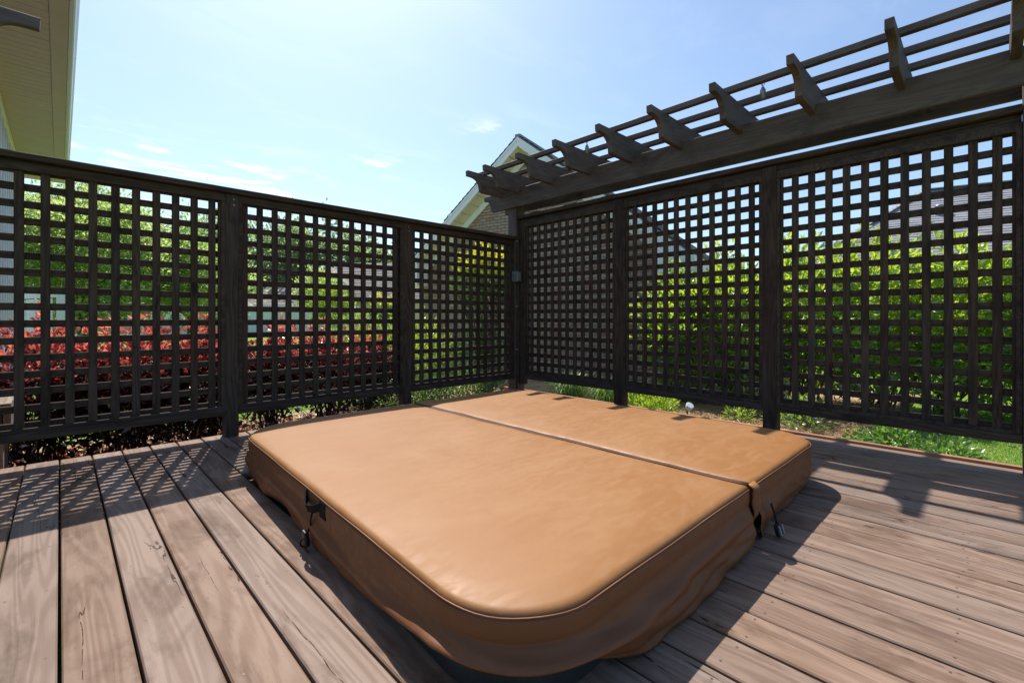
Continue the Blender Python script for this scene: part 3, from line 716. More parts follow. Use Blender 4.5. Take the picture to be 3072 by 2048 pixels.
cov = thing('hot_tub_cover', 'tan vinyl folding hot tub cover with rounded corners and a centre hinge', 'hot tub cover', (0, 0, 0))
def clip_half(sign):
    pts = []; n = len(OUT); hx = HX - sign * -0.008
    hx = HX + sign * .013
    for i in range(n):
        a, b = OUT[i], OUT[(i + 1) % n]; ia, ib = (a.x - hx) * sign > 0, (b.x - hx) * sign > 0
        if ia: pts.append(a)
        if ia != ib:
            t = (hx - a.x) / (b.x - a.x); pts.append(a.lerp(b, t))
    # rotate so the hinge edge is last, then subdivide it
    m = len(pts); k = next(i for i in range(m) if abs(pts[i].x - hx) < 1e-6 and abs(pts[(i + 1) % m].x - hx) < 1e-6)
    pts = pts[k + 1:] + pts[:k + 1]; e0, e1 = pts[-1], pts[0]
    for j in range(1, 30):
        q = e0.lerp(e1, j / 30); pts.append(q)
    return pts
def hx_wave(y): return .0035 * math.sin(y * 5.3) + .002 * math.sin(y * 13 + 1)
for sign in (-1, 1):
    pts = clip_half(sign); m = len(pts); hxx = HX + sign * .013
    c = sum((p for p in pts), Vector((0, 0))) / m
    rings = [(0.030, ZT - .110 * U), (0.006, ZT - .106 * U), (0.0, ZT - .075 * U), (-.002, ZT - .045 * U), (0.0, ZT - .022), (.004, ZT - .0085), (.012, ZT - .002), (.025, ZT + .0005)]
    V, F = [], []
    def place(p, ins, z):
        d = (c - p); L = d.length; q = p + d * (ins / L)
        if abs(p.x - hxx) < 2e-4:  # hinge side: a rounder, softly waving edge
            q.x = p.x + (c.x - p.x) / abs(c.x - p.x) * ins * 0.8 + hx_wave(p.y)
        dome = 0.010 * min(1, ins / .25) - .0035 * math.sin(q.x * 3.1 + 1) * math.sin(q.y * 2.7) * min(1, ins / .15)
        return (q.x, q.y, z + (dome if ins > .02 else 0))
    for ins, z in rings: V += [place(p, ins, z) for p in pts]
    for fr_ in (.10, .2, .35, .5, .65, .8, .93):
        for p in pts:
            d = c - p; ins = d.length * fr_; q = p + d * fr_
            dome = 0.010 * min(1, ins / .25) - .0035 * math.sin(q.x * 3.1 + 1) * math.sin(q.y * 2.7) * min(1, ins / .15)
            V.append((q.x, q.y, ZT + .0005 + dome))
    nr = len(rings) + 7
    for i in range(nr - 1):
        for k in range(m): F.append((i * m + k, i * m + (k + 1) % m, (i + 1) * m + (k + 1) % m, (i + 1) * m + k))
    V.append((c.x, c.y, ZT + .0105)); ci = len(V) - 1
    for k in range(m): F.append(((nr - 1) * m + k, (nr - 1) * m + (k + 1) % m, ci))
    if sign < 0: pass
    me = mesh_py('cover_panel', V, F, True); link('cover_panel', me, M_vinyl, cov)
    # piping round the upper edge
    op = [p for p in pts if abs(p.x - hxx) > 2e-4]
    for zz, rr, nm in ((ZT - .0140, .0027, 'piping'),):
        ring = [Vector((p.x, p.y, 0)) for p in op]
        out = []
        for i, p in enumerate(ring):
            d = (Vector((c.x, c.y, 0)) - p).normalized(); out.append(p - d * (.0025) + Vector((0, 0, zz + .0012 * math.sin(i * .9))))
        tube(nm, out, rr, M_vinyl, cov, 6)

# skirt: hangs from the lower seam, flares on the deck, lifts at the near corner
def arclen(pts):
    s = [0]
    for i in range(1, len(pts)): s.append(s[-1] + (pts[i] - pts[i - 1]).length)
    return s
def skirt_half(sign):
    pts = clip_half(sign); hxx = HX + sign * .013; op = [p for p in pts if abs(p.x - hxx) > 1e-5]
    # resample finely
    s = arclen(op); tot = s[-1]; res = []; step = .016; j = 0; k = 0
    nn = int(tot / step)
    for i in range(nn + 1):
        q = tot * i / nn
        while j < len(s) - 2 and s[j + 1] < q: j += 1
        f_ = (q - s[j]) / max(1e-6, s[j + 1] - s[j]); res.append(op[j].lerp(op[j + 1], f_))
    near = Vector((.725 + .10, .748 + .10)) * U
    rows = 26; V, F = [], []; m = len(res); z_top = ZT - .0165; z_seam = ZT - .086 * U
    for r in range(rows + 1):
        band = r <= 6; w_ = r / 6 if band else 1.0; v = 0 if band else (r - 6) / (rows - 6)
        for i, p in enumerate(res):
            a, b = res[max(i - 1, 0)], res[min(i + 1, m - 1)]; tg = (b - a).normalized(); nrm = Vector((tg.y, -tg.x))
            if nrm.dot(p - ctr) < 0: nrm = -nrm
            u = i * step + (5 if sign > 0 else 0); dn = (p - near).length
            lift = .098 * math.exp(-(dn / .40) ** 2)
            isfront = p.y < .9 * U and p.x > .95 * U
            if isfront: lift *= math.exp(-((p.x - .95 * U) / .22) ** 2)
            zb = .004 + lift + .008 * mnoise.noise(Vector((u * 3.1, 3, sign)))
            wf = max(0, min(1, (1.0 * U - p.y) / (.2 * U)))      # share of the near right side
            kx = max(0, min(1, (p.x / U - 2.1) / .9)); side = .030 * (1 - kx) - .040 * kx
            flare = (-.014 * (1 - wf) + side * wf + .006 * math.sin(u * 1.9 + 1.3)) * v ** 1.2
            seam = -.0022 * math.exp(-((r - 6) / .7) ** 2)
            wr = mnoise.noise(Vector((u * 2.6 + v * 1.1, v * 1.7, 1))) * .022 + mnoise.noise(Vector((u * 7 - v * 3.5, v * 3.2, 7))) * .008 + mnoise.noise(Vector((u * 19, v * 5, 3))) * .0022
            prox = math.exp(-(dn / 1.0) ** 2)
            roll = .017 * math.exp(-((v - .42 - .16 * math.sin(u * 2.3 + 1)) / .13) ** 2) * (.35 + prox)
            crease = -.010 * math.exp(-((v - .70 - .25 * math.sin(u * 1.7 + 2.2)) / .06) ** 2) * (.2 + prox)
            tuck = -.034 * (v ** 4) * math.exp(-(dn / .33) ** 2)
            env = min(1, v * 4)
            off = .0016 + seam + flare + (wr * (.5 + .9 * v) + roll + crease + .010 * math.sin(v * PI)) * env + tuck
            if band: z = z_top + (z_seam - z_top) * w_; off += .0012 * math.sin(w_ * PI) + mnoise.noise(Vector((u * 9, w_ * 2, 5))) * .0012
            else: z = z_seam * (1 - v) + zb * v + wr * .25 * math.sin(v * PI)
            if r == rows: off -= .005
            ex = Vector((0, 0))
            if abs(p.x - hxx) < .25 and p.y < 1.2 * U: ex = Vector((sign * .010 * v * math.exp(-abs(p.x - hxx) / .07), 0))
            q = p + nrm * off + ex; V.append((q.x, q.y, z))
    for r in range(rows):
        for i in range(m - 1): F.append((r * m + i, r * m + i + 1, (r + 1) * m + i + 1, (r + 1) * m + i))
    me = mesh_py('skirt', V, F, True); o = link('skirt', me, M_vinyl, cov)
    md = o.modifiers.new('thickness', 'SOLIDIFY'); md.thickness = .0022; md.offset = -1
    return o
skirt_half(-1); skirt_half(1)

# hinge strip lying in the joint of the two halves
V, F = [], []; m = 60
ys = [.755 * U + (3.488 - .755) * U * i / m for i in range(m + 1)]
prof = [(-.026, .0015), (-.018, .0040), (-.009, -.001), (0, -.004), (.009, -.001), (.017, .0045), (.027, .0015)]
for i, y in enumerate(ys):
    w = .85 + .30 * math.sin(y * 2.1 + 2.5); 
    for dx, dz in prof: V.append((HX + dx * w + hx_wave(y) * 1.2, y, ZT - .0035 + dz + .0010 * math.sin(y * 21)))
for i in range(m):
    for k in range(len(prof) - 1): a = i * len(prof) + k; F.append((a, a + 1, a + 1 + len(prof), a + len(prof)))
o = link('hinge_strip', mesh_py('hinge_strip', V, F, True), M_vinyl_hinge, cov); md = o.modifiers.new('thickness', 'SOLIDIFY'); md.thickness = .002
# flap that covers the joint on the near side
V, F = [], []; fy = .744 * U
for j in range(11):
    v = j / 10; z = ZT + .001 - v * .118
    for i in range(9):
        u = i / 8; x = HX - .012 + .058 * u - .010 * v * math.sin(u * 3); dy = -.006 - .011 * math.sin(u * PI) - .006 * math.sin(v * 9 + u * 3) * v - .004
        if j == 0: dy = .006
        V.append((x + .018 * v * (u - .3), fy + dy, z - .016 * (u - .5) ** 2 * (j == 10) * 4))
for j in range(10):
    for i in range(8): a = j * 9 + i; F.append((a, a + 1, a + 10, a + 9))
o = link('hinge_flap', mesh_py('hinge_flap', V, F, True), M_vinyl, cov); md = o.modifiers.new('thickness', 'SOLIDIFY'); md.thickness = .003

def ribbon(name, pts, w, widthdir, th, mat, parent):
    V, F = [], []; W = Vector(widthdir).normalized() * w / 2
    for p in pts: p = Vector(p); V += [p - W, p + W]
    for i in range(len(pts) - 1): F.append((2 * i, 2 * i + 1, 2 * i + 3, 2 * i + 2))
    o = link(name, mesh_py(name, V, F, True), mat, parent); md = o.modifiers.new('thickness', 'SOLIDIFY'); md.thickness = th; md.offset = 0; return o
# carry handle and locking strap on the left side
hxl = .782 * U; hy = 2.03 * U
def lx(y): return (.725 + (y / U - .748) / 2.752 * .130) * U     # x of the cover's left side at this y
hp = [(-.088, .001, -.034), (-.070, .008, -.044), (-.040, .020, -.056), (0, .028, -.062), (.035, .022, -.056), (.062, .009, -.042), (.080, .001, -.030)]
ribbon('handle', [(lx(hy + dy) - o_, hy + dy, ZT + dz) for dy, o_, dz in hp], .032, (-0.35, 0, 1), .003, M_black, cov)
for y0_, y1_, z0_, z1_ in ((.055, .092, -.062, -.016), (-.128, -.070, -.076, -.018)):
    yv = (y0_ + y1_) / 2 + hy; o_ = box('handle_patch', -.0035, .0035, -(y1_ - y0_) / 2, (y1_ - y0_) / 2, ZT + z0_, ZT + z1_, M_black, cov, .001); o_.location = (lx(yv) - .0035, yv, 0); o_.rotation_euler = (0, 0, -.047)
hxl = lx(hy) + .018
ribbon('strap', [(hxl - .036, hy - .03, ZT - .068), (hxl - .040, hy - .02, ZT - .10), (hxl - .034, hy - .005, ZT - .13), (hxl - .036, hy + .012, ZT - .155)], .011, (0, 1, 0), .003, M_black, cov)
b_ = box('buckle', -.010, .008, -.016, .016, -.030, .030, M_gloss_black, cov, .004); b_.location = (hxl - .044, hy + .012, ZT - .178); b_.rotation_euler = (math.radians(6), math.radians(-8), 0)
ribbon('strap', [(hxl - .046, hy + .008, ZT - .200), (hxl - .050, hy + .004, ZT - .212), (hxl - .045, hy - .005, ZT - .220)], .020, (0, 1, 0), .003, M_black, cov)
tube('strap_loop', [(hxl - .052 + .010 * math.cos(a), hy + .02, ZT - .195 + .014 * math.sin(a)) for a in np.linspace(0, 2 * PI, 15)], .0028, M_black, cov, 6)
# strap and buckle on the near right side
sx0 = 2.335 * U; sy0 = .722 * U
ribbon('strap', [(sx0, sy0 - .014, .150 * U), (sx0 + .012, sy0 - .020, .115 * U), (sx0 + .018, sy0 - .028, .07 * U), (sx0 + .026, sy0 - .030, .03 * U)], .013, (1, 0, .1), .003, M_black, cov)
b_ = box('buckle', -.022, .018, -.010, .010, -.022, .024, M_gloss_black, cov, .004); b_.location = (sx0 + .002, sy0 - .040, .040 * U); b_.rotation_euler = (math.radians(-15), 0, math.radians(8))
for dx in (-.018, .012): 
    b2 = box('buckle_prong', -.003, .003, -.004, .004, -.016, .020, M_metal, cov, .001); b2.location = (sx0 + .002 + dx, sy0 - .052, .042 * U); b2.rotation_euler = (math.radians(-15), 0, 0)

# ------------------------------------------------------------------ roofs and houses
def shingle_slope(name, A, B, Cc, Dd, mat, parent, exposure=.143, tab=.30, th=.010, limit=None):
    """quad slope: A-B eave (left to right), D-C ridge; tabs laid in courses, joined as one part"""
    A, B, Cc, Dd = map(Vector, (A, B, Cc, Dd)); nrm = (B - A).cross(Dd - A).normalized()
    if nrm.z < 0: nrm = -nrm
    ex = (B - A).normalized(); up = nrm.cross(ex).normalized()
    if up.z < 0: up = -up
    Hh = (Dd - A).dot(up); nrow = max(1, int(Hh / exposure)); items = []; V, F = [], []
    for r in range(nrow):
        h0 = r * exposure; h1 = min(h0 + exposure * 1.12, Hh)
        f0 = h0 / Hh; l0 = (Dd - A).dot(ex) * f0; r0 = (B - A).length + ((Cc - B).dot(ex)) * f0
        x = l0 - (tab * .5 if r % 2 else 0) - random.uniform(0, .05)
        while x < r0 - .02:
            a0, a1 = max(x + .003, l0), min(x + tab - .003, r0)
            if a1 - a0 > .03:
                d = random.uniform(-.006, .006); t_ = th * random.uniform(.7, 1.5)
                base = [A + ex * a0 + up * (h0 + d), A + ex * a1 + up * (h0 + d), A + ex * a1 + up * h1, A + ex * a0 + up * h1]
                o = len(V); V += [base[0] + nrm * (t_ + .004), base[1] + nrm * (t_ + .004), base[2] + nrm * .003, base[3] + nrm * .003, base[0], base[1]]
                F += [(o, o + 1, o + 2, o + 3), (o + 4, o + 5, o + 1, o)]
            x += tab
    me = mesh_py(name, V, F); ob = link(name, me, mat, parent); ob['kind'] = 'stuff'; return ob

def slab(name, pts, th, mat, parent):
    """flat polygon given thickness downwards"""
    P = [Vector(p) for p in pts]; n_ = len(P); V = P + [p - Vector((0, 0, th)) for p in P]
    F = [tuple(range(n_)), tuple(range(2 * n_ - 1, n_ - 1, -1))] + [(i, n_ + i, n_ + (i + 1) % n_, (i + 1) % n_) for i in range(n_)]
    return link(name, mesh_py(name, V, F), mat, parent)

# --- brick house with its gable behind the fence corner (local X away, local Y to the left)
bh = thing('brick_house', 'brick house with white trimmed gable behind the corner of the fences', 'house', (7.304, 7.036, GZ), math.radians(13.26))
HW, EH, PK, SL, DEP, OV = 3.2, 2.42, 5.15, .78, 9.5, .40
EWd = 3.5
def roof_z(y, drop=0): return PK - abs(y) * SL - drop
V = [(0, HW, -.05), (0, -HW, -.05), (0, -HW, EH - .05), (0, 0, roof_z(0, .14)), (0, HW, EH - .05)]
V += [(DEP, y, z) for _, y, z in V]
F = [(0, 1, 2, 3, 4), (5, 9, 8, 7, 6), (0, 5, 6, 1), (1, 6, 7, 2), (4, 9, 5, 0)]
wall = link('wall', mesh_py('wall', V, F), M_mortar, bh)
BL, BH_, BD, JT = .194, .057, .05, .0105
bme = timber_mesh(BL, BH_, BD, .003, 'brick')
half_me = timber_mesh(BL / 2 - JT / 2, BH_, BD, .003, 'brick_half')
spots = []
row = 0; z = .02
while z < roof_z(0) - .3:
    off = (BL + JT) / 2 if row % 2 else 0
    y = -HW - off
    while y < HW:
        y1 = y + BL
        if z + BH_ < roof_z(max(abs(y), abs(y1))) - .20 and y >= -HW - .001 and y1 <= HW + .001: spots.append((y + BL / 2, z + BH_ / 2, False, 0))
        elif y < -HW and z + BH_ < roof_z(HW) - .2: spots.append((-HW + (BL / 2 - JT / 2) / 2, z + BH_ / 2, True, 0))
        y = y1 + JT
    z += BH_ + JT; row += 1
spots.sort(key=lambda s: (not (s[1] > 3.15 and s[0] > -.9 and not s[2]), abs(s[0] + .6) + abs(s[1] - 3) * .7))
rest = []
for i, (y, z, hf, _) in enumerate(spots):
    dx = random.uniform(-.002, .002)
    if i < 290 and not hf:
        link('brick', bme, M_brick, wall, frame_M((-.004 + dx, y - BL / 2, z), (0, 1, 0), (1, 0, 0)))
    else:
        L = BL if not hf else BL / 2 - JT / 2
        rest.append(box_data(-.029 + dx, .02, y - L / 2, y + L / 2, z - BH_ / 2, z + BH_ / 2))
z = .02; row = 0
while z < EH - .12:   # right hand side wall
    x = -.02 + ((BL + JT) / 2 if row % 2 else 0)
    while x < DEP - BL:
        rest.append(box_data(x, x + BL, -HW - .029, -HW + .02, z, z + BH_)); x += BL + JT
    z += BH_ + JT; row += 1
vv, ff = join_data(rest); o = link('brickwork', mesh_py('brickwork', vv, ff), M_brick, wall); o['kind'] = 'stuff'
# roof planes
for sg in (1, -1):
    ye = sg * EWd; zt = lambda y: roof_z(y)
    slab('roof_deck', [(-OV, 0, roof_z(0) - .01), (-OV, ye, roof_z(ye) - .01), (DEP + .3, ye, roof_z(ye) - .01), (DEP + .3, 0, roof_z(0) - .01)][::sg], .03, M_shg, bh)
    if sg > 0: A_, B_, C_, D_ = (DEP, ye, roof_z(ye)), (-OV - .02, ye, roof_z(ye)), (-OV - .02, 0, roof_z(0)), (DEP, 0, roof_z(0))
    else: A_, B_, C_, D_ = (-OV - .02, ye - .03, roof_z(ye) - .02), (DEP, ye - .03, roof_z(ye) - .02), (DEP, 0, roof_z(0)), (-OV - .02, 0, roof_z(0))
    shingle_slope('shingles', A_, B_, C_, D_, M_shg, bh, th=.014)
    # barge board on the gable and its soffit
    def rk(x0, x1, d0, d1, mat, nm, yi=0.0, yo=EWd):
        P0 = [(x0, sg * yi, roof_z(yi) - d0), (x0, sg * yo, roof_z(yo) - d0), (x0, sg * yo, roof_z(yo) - d1), (x0, sg * yi, roof_z(yi) - d1)]
        P1 = [(x1, b, c) for a, b, c in P0]; V = P0 + P1
        return link(nm, mesh_py(nm, V, [(0, 1, 2, 3), (7, 6, 5, 4), (0, 4, 5, 1), (1, 5, 6, 2), (2, 6, 7, 3), (3, 7, 4, 0)]), mat, bh)
    rk(-OV - .02, -OV + .005, .043, .235, M_bwhite, 'barge_board'); rk(-OV - .035, -OV - .0205, .043, .10, M_bwhite, 'barge_trim')
    rk(-.045, -.030, .26, .44, M_bwhite, 'frieze_board')
    nb = 16; Ls = EWd / nb
    for i in range(nb):
        rk(-OV + .006, -.03, .235 + random.uniform(0, .003), .25, M_cream2, 'soffit_board', i * Ls + .008, (i + 1) * Ls - .008)
    # boxed eave
    yo = sg * EWd; yi = sg * HW
    box('fascia', -OV - .02, DEP, min(yo, yo + sg * .02), max(yo, yo + sg * .02), EH - .30, EH + .02 - .05, M_bwhite, bh)
    box('eave_soffit', -OV + .006, DEP, min(yi + sg * .001, yo), max(yi + sg * .001, yo), EH - .31, EH - .301, M_cream2, bh)
    a0, a1 = sorted((sg * (EWd + .02), sg * (HW - .30)))
    v_, f_ = [(-OV, a0, EH - .32), (-OV, a1, EH - .32), (-OV, a1, roof_z(a1) - .24), (-OV, a0, roof_z(a0) - .16)], [(0, 1, 2, 3)]
    v_ += [(-.03, b, c) for a, b, c in v_]; f_ = [(0, 1, 2, 3), (7, 6, 5, 4), (0, 4, 5, 1), (1, 5, 6, 2), (2, 6, 7, 3), (3, 7, 4, 0)]
    link('eave_return', mesh_py('eave_return', v_, f_), M_bwhite, bh)
box('ridge_cap', -OV - .03, DEP, -.06, .06, roof_z(.07), roof_z(0) + .012, M_shg, bh)

# --- grey-roofed house behind the hedge
gh = thing('grey_roofed_house', 'house with a big grey shingled hip roof behind the green hedge', 'house', (15.05, 3.82, GZ), math.radians(17))
E, RP = 2.77, .72; D7, WID = 7.0, 17.0   # local X away, local Y runs to the left, so the house lies at -Y
hr = 3.5
cor = {'a': (0, 0, E), 'b': (0, -WID, E), 'c': (D7, -WID, E), 'd': (D7, 0, E), 'r0': (hr, -hr, E + RP * hr), 'r1': (hr, -WID + hr, E + RP * hr)}
def ghs(*ks): return [cor[k] for k in ks]
link('roof_deck', mesh_py('roof_deck', ghs('a', 'b', 'c', 'd', 'r0', 'r1'), [(0, 1, 5, 4), (1, 2, 5), (2, 3, 4, 5), (3, 0, 4), (0, 3, 2, 1)]), M_shg, gh)
shingle_slope('shingles', cor['a'], cor['b'], cor['r1'], cor['r0'], M_shg, gh, tab=.33, th=.012)
shingle_slope('shingles', cor['d'], cor['a'], cor['r0'], cor['r0'], M_shg, gh, tab=.33, th=.012)
box('wall', .45, D7 - .45, -WID + .45, -.45, 0, E - .02, M_brick, gh); box('fascia', -.02, 0.0, -WID, 0.02, E - .18, E - .005, M_white, gh); box('fascia', 0, D7, .001, .021, E - .18, E - .005, M_white, gh)
box('eave_soffit', .001, .449, -WID, 0, E - .19, E - .18, M_cream, gh)
# nearer cross hip
ch = [(3.2, -1.8, E + .6), (3.2, -7.6, E + .6), (9.2, -7.6, E + .6), (9.2, -1.8, E + .6), (6.1, -4.7, E + 2.55)]
link('rear_roof', mesh_py('rear_roof', ch, [(0, 1, 4), (1, 2, 4), (2, 3, 4), (3, 0, 4), (0, 3, 2, 1)]), M_shg, gh)
for r_, k_ in (((0, 0, E), 'r0'), ((0, -WID, E), 'r1')):
    a_, b_ = Vector(r_), Vector(cor[k_]); link('hip_cap', timber_mesh((b_ - a_).length, .22, .02, 0, 'hip_cap'), M_shg, gh, frame_M(a_ + Vector((0, 0, .02)), b_ - a_, (0, 0, 1)))
link('ridge_cap', timber_mesh(WID - 2 * hr, .24, .03, 0, 'ridge_cap'), M_shg, gh, frame_M(Vector(cor['r1']) + Vector((0, 0, .015)), (0, 1, 0), (0, 0, 1)))
# vent on the slope
vx, vy = 2.15, -3.55; vz = E + RP * vx
V, F = [], []
for r_, z_ in ((.20, .0), (.17, .035), (.09, .06), (.085, .14), (.12, .15), (.11, .19), (.03, .22)): V += [(vx + r_ * math.cos(k * PI / 6), vy + r_ * math.sin(k * PI / 6), vz + z_ + .03) for k in range(12)]
for i in range(6):
    for k in range(12): F.append((i * 12 + k, i * 12 + (k + 1) % 12, (i + 1) * 12 + (k + 1) % 12, (i + 1) * 12 + k))
link('roof_vent', mesh_py('roof_vent', V, F, True), M_metal, gh)
for y in (-2.6, -6.4, -10.5):
    w_ = box('window', .40, .449, y - .7, y + .7, .9, 2.2, M_white, gh, .005); box('pane', .385, .3995, y - .62, y + .62, .98, 2.12, M_glass, w_)

# --- own house: wall, eave and gutter at the upper left
oh = thing('house', 'cream soffit and white gutter of the house at the left of the deck', 'house', (0, 0, 0))
SZ = U + 2.2; Y0, Y1 = 4.25, 10.6
XW = -.43
box('wall', XW - 4.0, XW - .02, Y0, Y1 - .3, GZ, SZ - .004, M_bluesid, oh)
yy = Y0 + .01
while yy < Y1 - .45:
    box('siding_panel', XW - .0195, XW - .008, yy, yy + .285, GZ + .3, SZ - .10, M_bluesid, oh, .002)
    box('batten_strip', XW - .0195, XW + .004, yy + .2855, yy + .3095, GZ + .3, SZ - .10, M_white, oh, .002); yy += .31
box('corner_board', XW - .0195, XW + .010, Y1 - .42, Y1 - .29, GZ + .3, SZ - .10, M_white, oh, .002)
box('frieze_board', XW - .0195, XW + .014, Y0, Y1 - .29, SZ - .0995, SZ - .004, M_white, oh, .002)
yy = Y0
while yy < Y1 - .05:      # soffit strips run from the wall to the fascia
    box('soffit_panel', XW + .001 - .02, -.056, yy, yy + .094, SZ + random.uniform(0, .0012), SZ + .012, M_cream, oh, .0025); yy += .099
box('soffit_panel', XW - 2.0, XW - .0205, Y0, Y1, SZ + .001, SZ + .012, M_cream, oh)
box('soffit_trim', -.0545, .046, Y0, Y1 + .0, SZ - .006, SZ + .014, M_cream, oh, .002)
box('fascia', .030, .046, Y0, Y1, SZ + .0145, SZ + .19, M_white, oh)
gp = [(.0465, .055), (.0465, .050), (.050, .042), (.072, .040), (.082, .050), (.090, .070), (.102, .090), (.106, .125), (.106, .135), (.100, .137), (.098, .128), (.092, .090), (.080, .070), (.070, .052), (.052, .054)]
M = Matrix.Translation((0, (Y0 + Y1) / 2, SZ - .045)) 
bmv = [(x, -(Y1 - Y0) / 2, z) for x, z in gp] + [(x, (Y1 - Y0) / 2, z) for x, z in gp]; ng = len(gp)
link('gutter', mesh_py('gutter', bmv, [(i, (i + 1) % ng, ng + (i + 1) % ng, ng + i) for i in range(ng)] + [tuple(range(ng))[::-1], tuple(range(ng, 2 * ng))]), M_gutter, oh, M)
slab('roof_deck', [(.07, Y0, SZ + .21), (.07, Y1 + .1, SZ + .21), (-4.4, Y1 + .1, SZ + 2.4), (-4.4, Y0, SZ + 2.4)], .03, M_shg, oh)
box('barge_board', -2.4, .045, Y1 + .0005, Y1 + .02, SZ - .006, SZ + .20, M_white, oh)
ls = []
V, F = [], []
for r_, z_ in ((.05, -.001), (.048, -.008), (.03, -.014), (.0, -.016)): V += [(-.31 + r_ * math.cos(k * PI / 6), 4.42 + r_ * math.sin(k * PI / 6), SZ + z_) for k in range(12)]
for i in range(3):
    for k in range(12): F.append((i * 12 + k, i * 12 + (k + 1) % 12, (i + 1) * 12 + (k + 1) % 12, (i + 1) * 12 + k))
link('soffit_light', mesh_py('soffit_light', V, F, True), M_lens, oh)

# timber bench-like landing and rough posts outside the left end of the fence
st = thing('timber_landing', 'weathered grey timber landing on rough posts beyond the left end of the lattice', 'landing', (-.60, 4.75, 0))
for i in range(4): bar('plank', (-.55, -.28 + i * .145, .30), (.34, -.28 + i * .145, .30), .138, .036, (0, 0, 1), M_weather, st)
bar('edge_board', (.358, -.36, .24), (.358, .24, .24), .16, .034, (1, 0, 0), M_weather, st)
for x, y in ((.27, -.22), (.27, .12), (-.45, -.22)):
    bar('post', (x, y, GZ), (x, y, .28), .13, .13, (1, 0, 0), M_weather, st, .012)

# --- white vinyl fence near the house and the far one
vf = thing('vinyl_fence', 'pale vinyl privacy fence beside the pale blue wall of the house', 'fence', (-.9, 10.9, GZ), 0)
for i in range(5):
    bar('board', (.12 + i * .155, 0, .12), (.12 + i * .155, 0, 1.55 + i * .02), .150, .022, (0, 1, 0), M_vfence, vf, .004)
bar('rail', (.04, -.02, 1.62), (.86, -.02, 1.70), .09, .05, (0, 1, 0), M_vfence, vf, .004)
bar('post', (.92, 0, 0), (.92, 0, 1.82), .12, .12, (0, 1, 0), M_vfence, vf, .006)

def W(r, f):   # survey point: r metres right of and f metres ahead of the viewpoint's bearing, in world metres
    return (f * .6963 + r * .7177, f * .7177 - r * .6963)
p0 = Vector((*W(-26.5, 33.5), GZ)); p1 = Vector((*W(-7.2, 35.0), GZ)); dirf = (p1 - p0); Lf = dirf.length; angf = math.atan2(dirf.y, dirf.x)
ff_ = thing('vinyl_fence', 'long white vinyl privacy fence across the far side of the lawn', 'fence', p0, angf)
np_ = int(Lf / 2.4); 
for i in range(np_ + 1):
    x = i * 2.4; box('post', x - .07, x + .07, -.07, .07, 0, 1.95, M_vfence, ff_); box('post_cap', x - .09, x + .09, -.09, .09, 1.9505, 2.0, M_vfence, ff_)
    if i < np_:
        box('panel', x + .0705, x + 2.3295, -.02, .02, .08, 1.72, M_vfence, ff_); box('rail', x + .0705, x + 2.3295, -.045, .045, 1.7205, 1.84, M_vfence, ff_)

def far_house(name, label, loc, rz, w, d, eh, slope, wallm, roofm, gable_front=False, extra=None):
    t = thing(name, label, 'house', (loc[0], loc[1], GZ), rz)
    # local -Y faces the viewer
    if gable_front:
        rh = eh + slope * w / 2
        V = [(-w / 2, 0, 0), (w / 2, 0, 0), (w / 2, 0, eh), (0, 0, rh), (-w / 2, 0, eh)]; V += [(x, d, z) for x, y, z in V]
        link('wall', mesh_py('wall', V, [(0, 1, 2, 3, 4), (9, 8, 7, 6, 5), (0, 5, 6, 1), (1, 6, 7, 2), (4, 9, 5, 0)]), wallm, t)
        for sg in (-1, 1):
            e = sg * (w / 2 + .35); A_ = [(0, -.35, rh + .12), (e, -.35, eh - slope * .35 + .12), (e, d + .3, eh - slope * .35 + .12), (0, d + .3, rh + .12)]
            slab('roof', A_[::sg], .1, roofm, t)
            B_ = [(0, -.38, rh + .10), (e, -.38, eh - slope * .35 + .10), (e, -.38, eh - slope * .35 - .14), (0, -.38, rh - .14)]
            v_ = B_ + [(x, -.352, z) for x, y, z in B_]; link('barge_board', mesh_py('barge_board', v_, [(0, 1, 2, 3), (7, 6, 5, 4), (0, 4, 5, 1), (1, 5, 6, 2), (2, 6, 7, 3), (3, 7, 4, 0)]), M_white, t)
    else:
        rh = eh + slope * d / 2
        box('wall', -w / 2, w / 2, 0, d, 0, eh, wallm, t)
        P_ = [(-w / 2 - .4, -.4, eh), (w / 2 + .4, -.4, eh), (w / 2 + .4, d + .4, eh), (-w / 2 - .4, d + .4, eh), (-w / 2 + 1.2, d / 2, rh), (w / 2 - 1.2, d / 2, rh)]
        link('roof', mesh_py('roof', P_, [(0, 1, 5, 4), (1, 2, 5), (2, 3, 4, 5), (3, 0, 4), (0, 3, 2, 1)]), roofm, t)
        shingle_slope('shingles', P_[0], P_[1], P_[5], P_[4], roofm, t, exposure=.30, tab=.9, th=.03)
        box('fascia', -w / 2 - .4, w / 2 + .4, -.43, -.401, eh - .2, eh - .005, M_white, t)
    for x in (extra or []):
        f_ = box('window', x - .55, x + .55, -.06, -.002, .9, 2.3, M_white, t); box('pane', x - .45, x + .45, -.075, -.061, 1.0, 2.2, M_glass, f_)
    return t
rzc = math.radians(-44.13)
far_house('roofed_house', 'pale house with a broad brown shingled roof beyond the white fence', W(-11.2, 42), rzc + .12, 13, 9, 2.9, .85, M_yellow, M_shb, extra=[-3, 0, 3.5])
far_house('gabled_wing', 'pale yellow gabled house end beside the broad brown roof', W(-16.3, 40.5), rzc + .12, 3.4, 6, 4.3, .9, M_yellow, M_shb, True, extra=[0])
far_house('small_house', 'low house with a plain grey brown hip roof between trees beyond the white fence', W(-23.6, 47), rzc - .1, 8.5, 8, 2.6, .6, M_tan, M_shb, extra=[-2, 2])
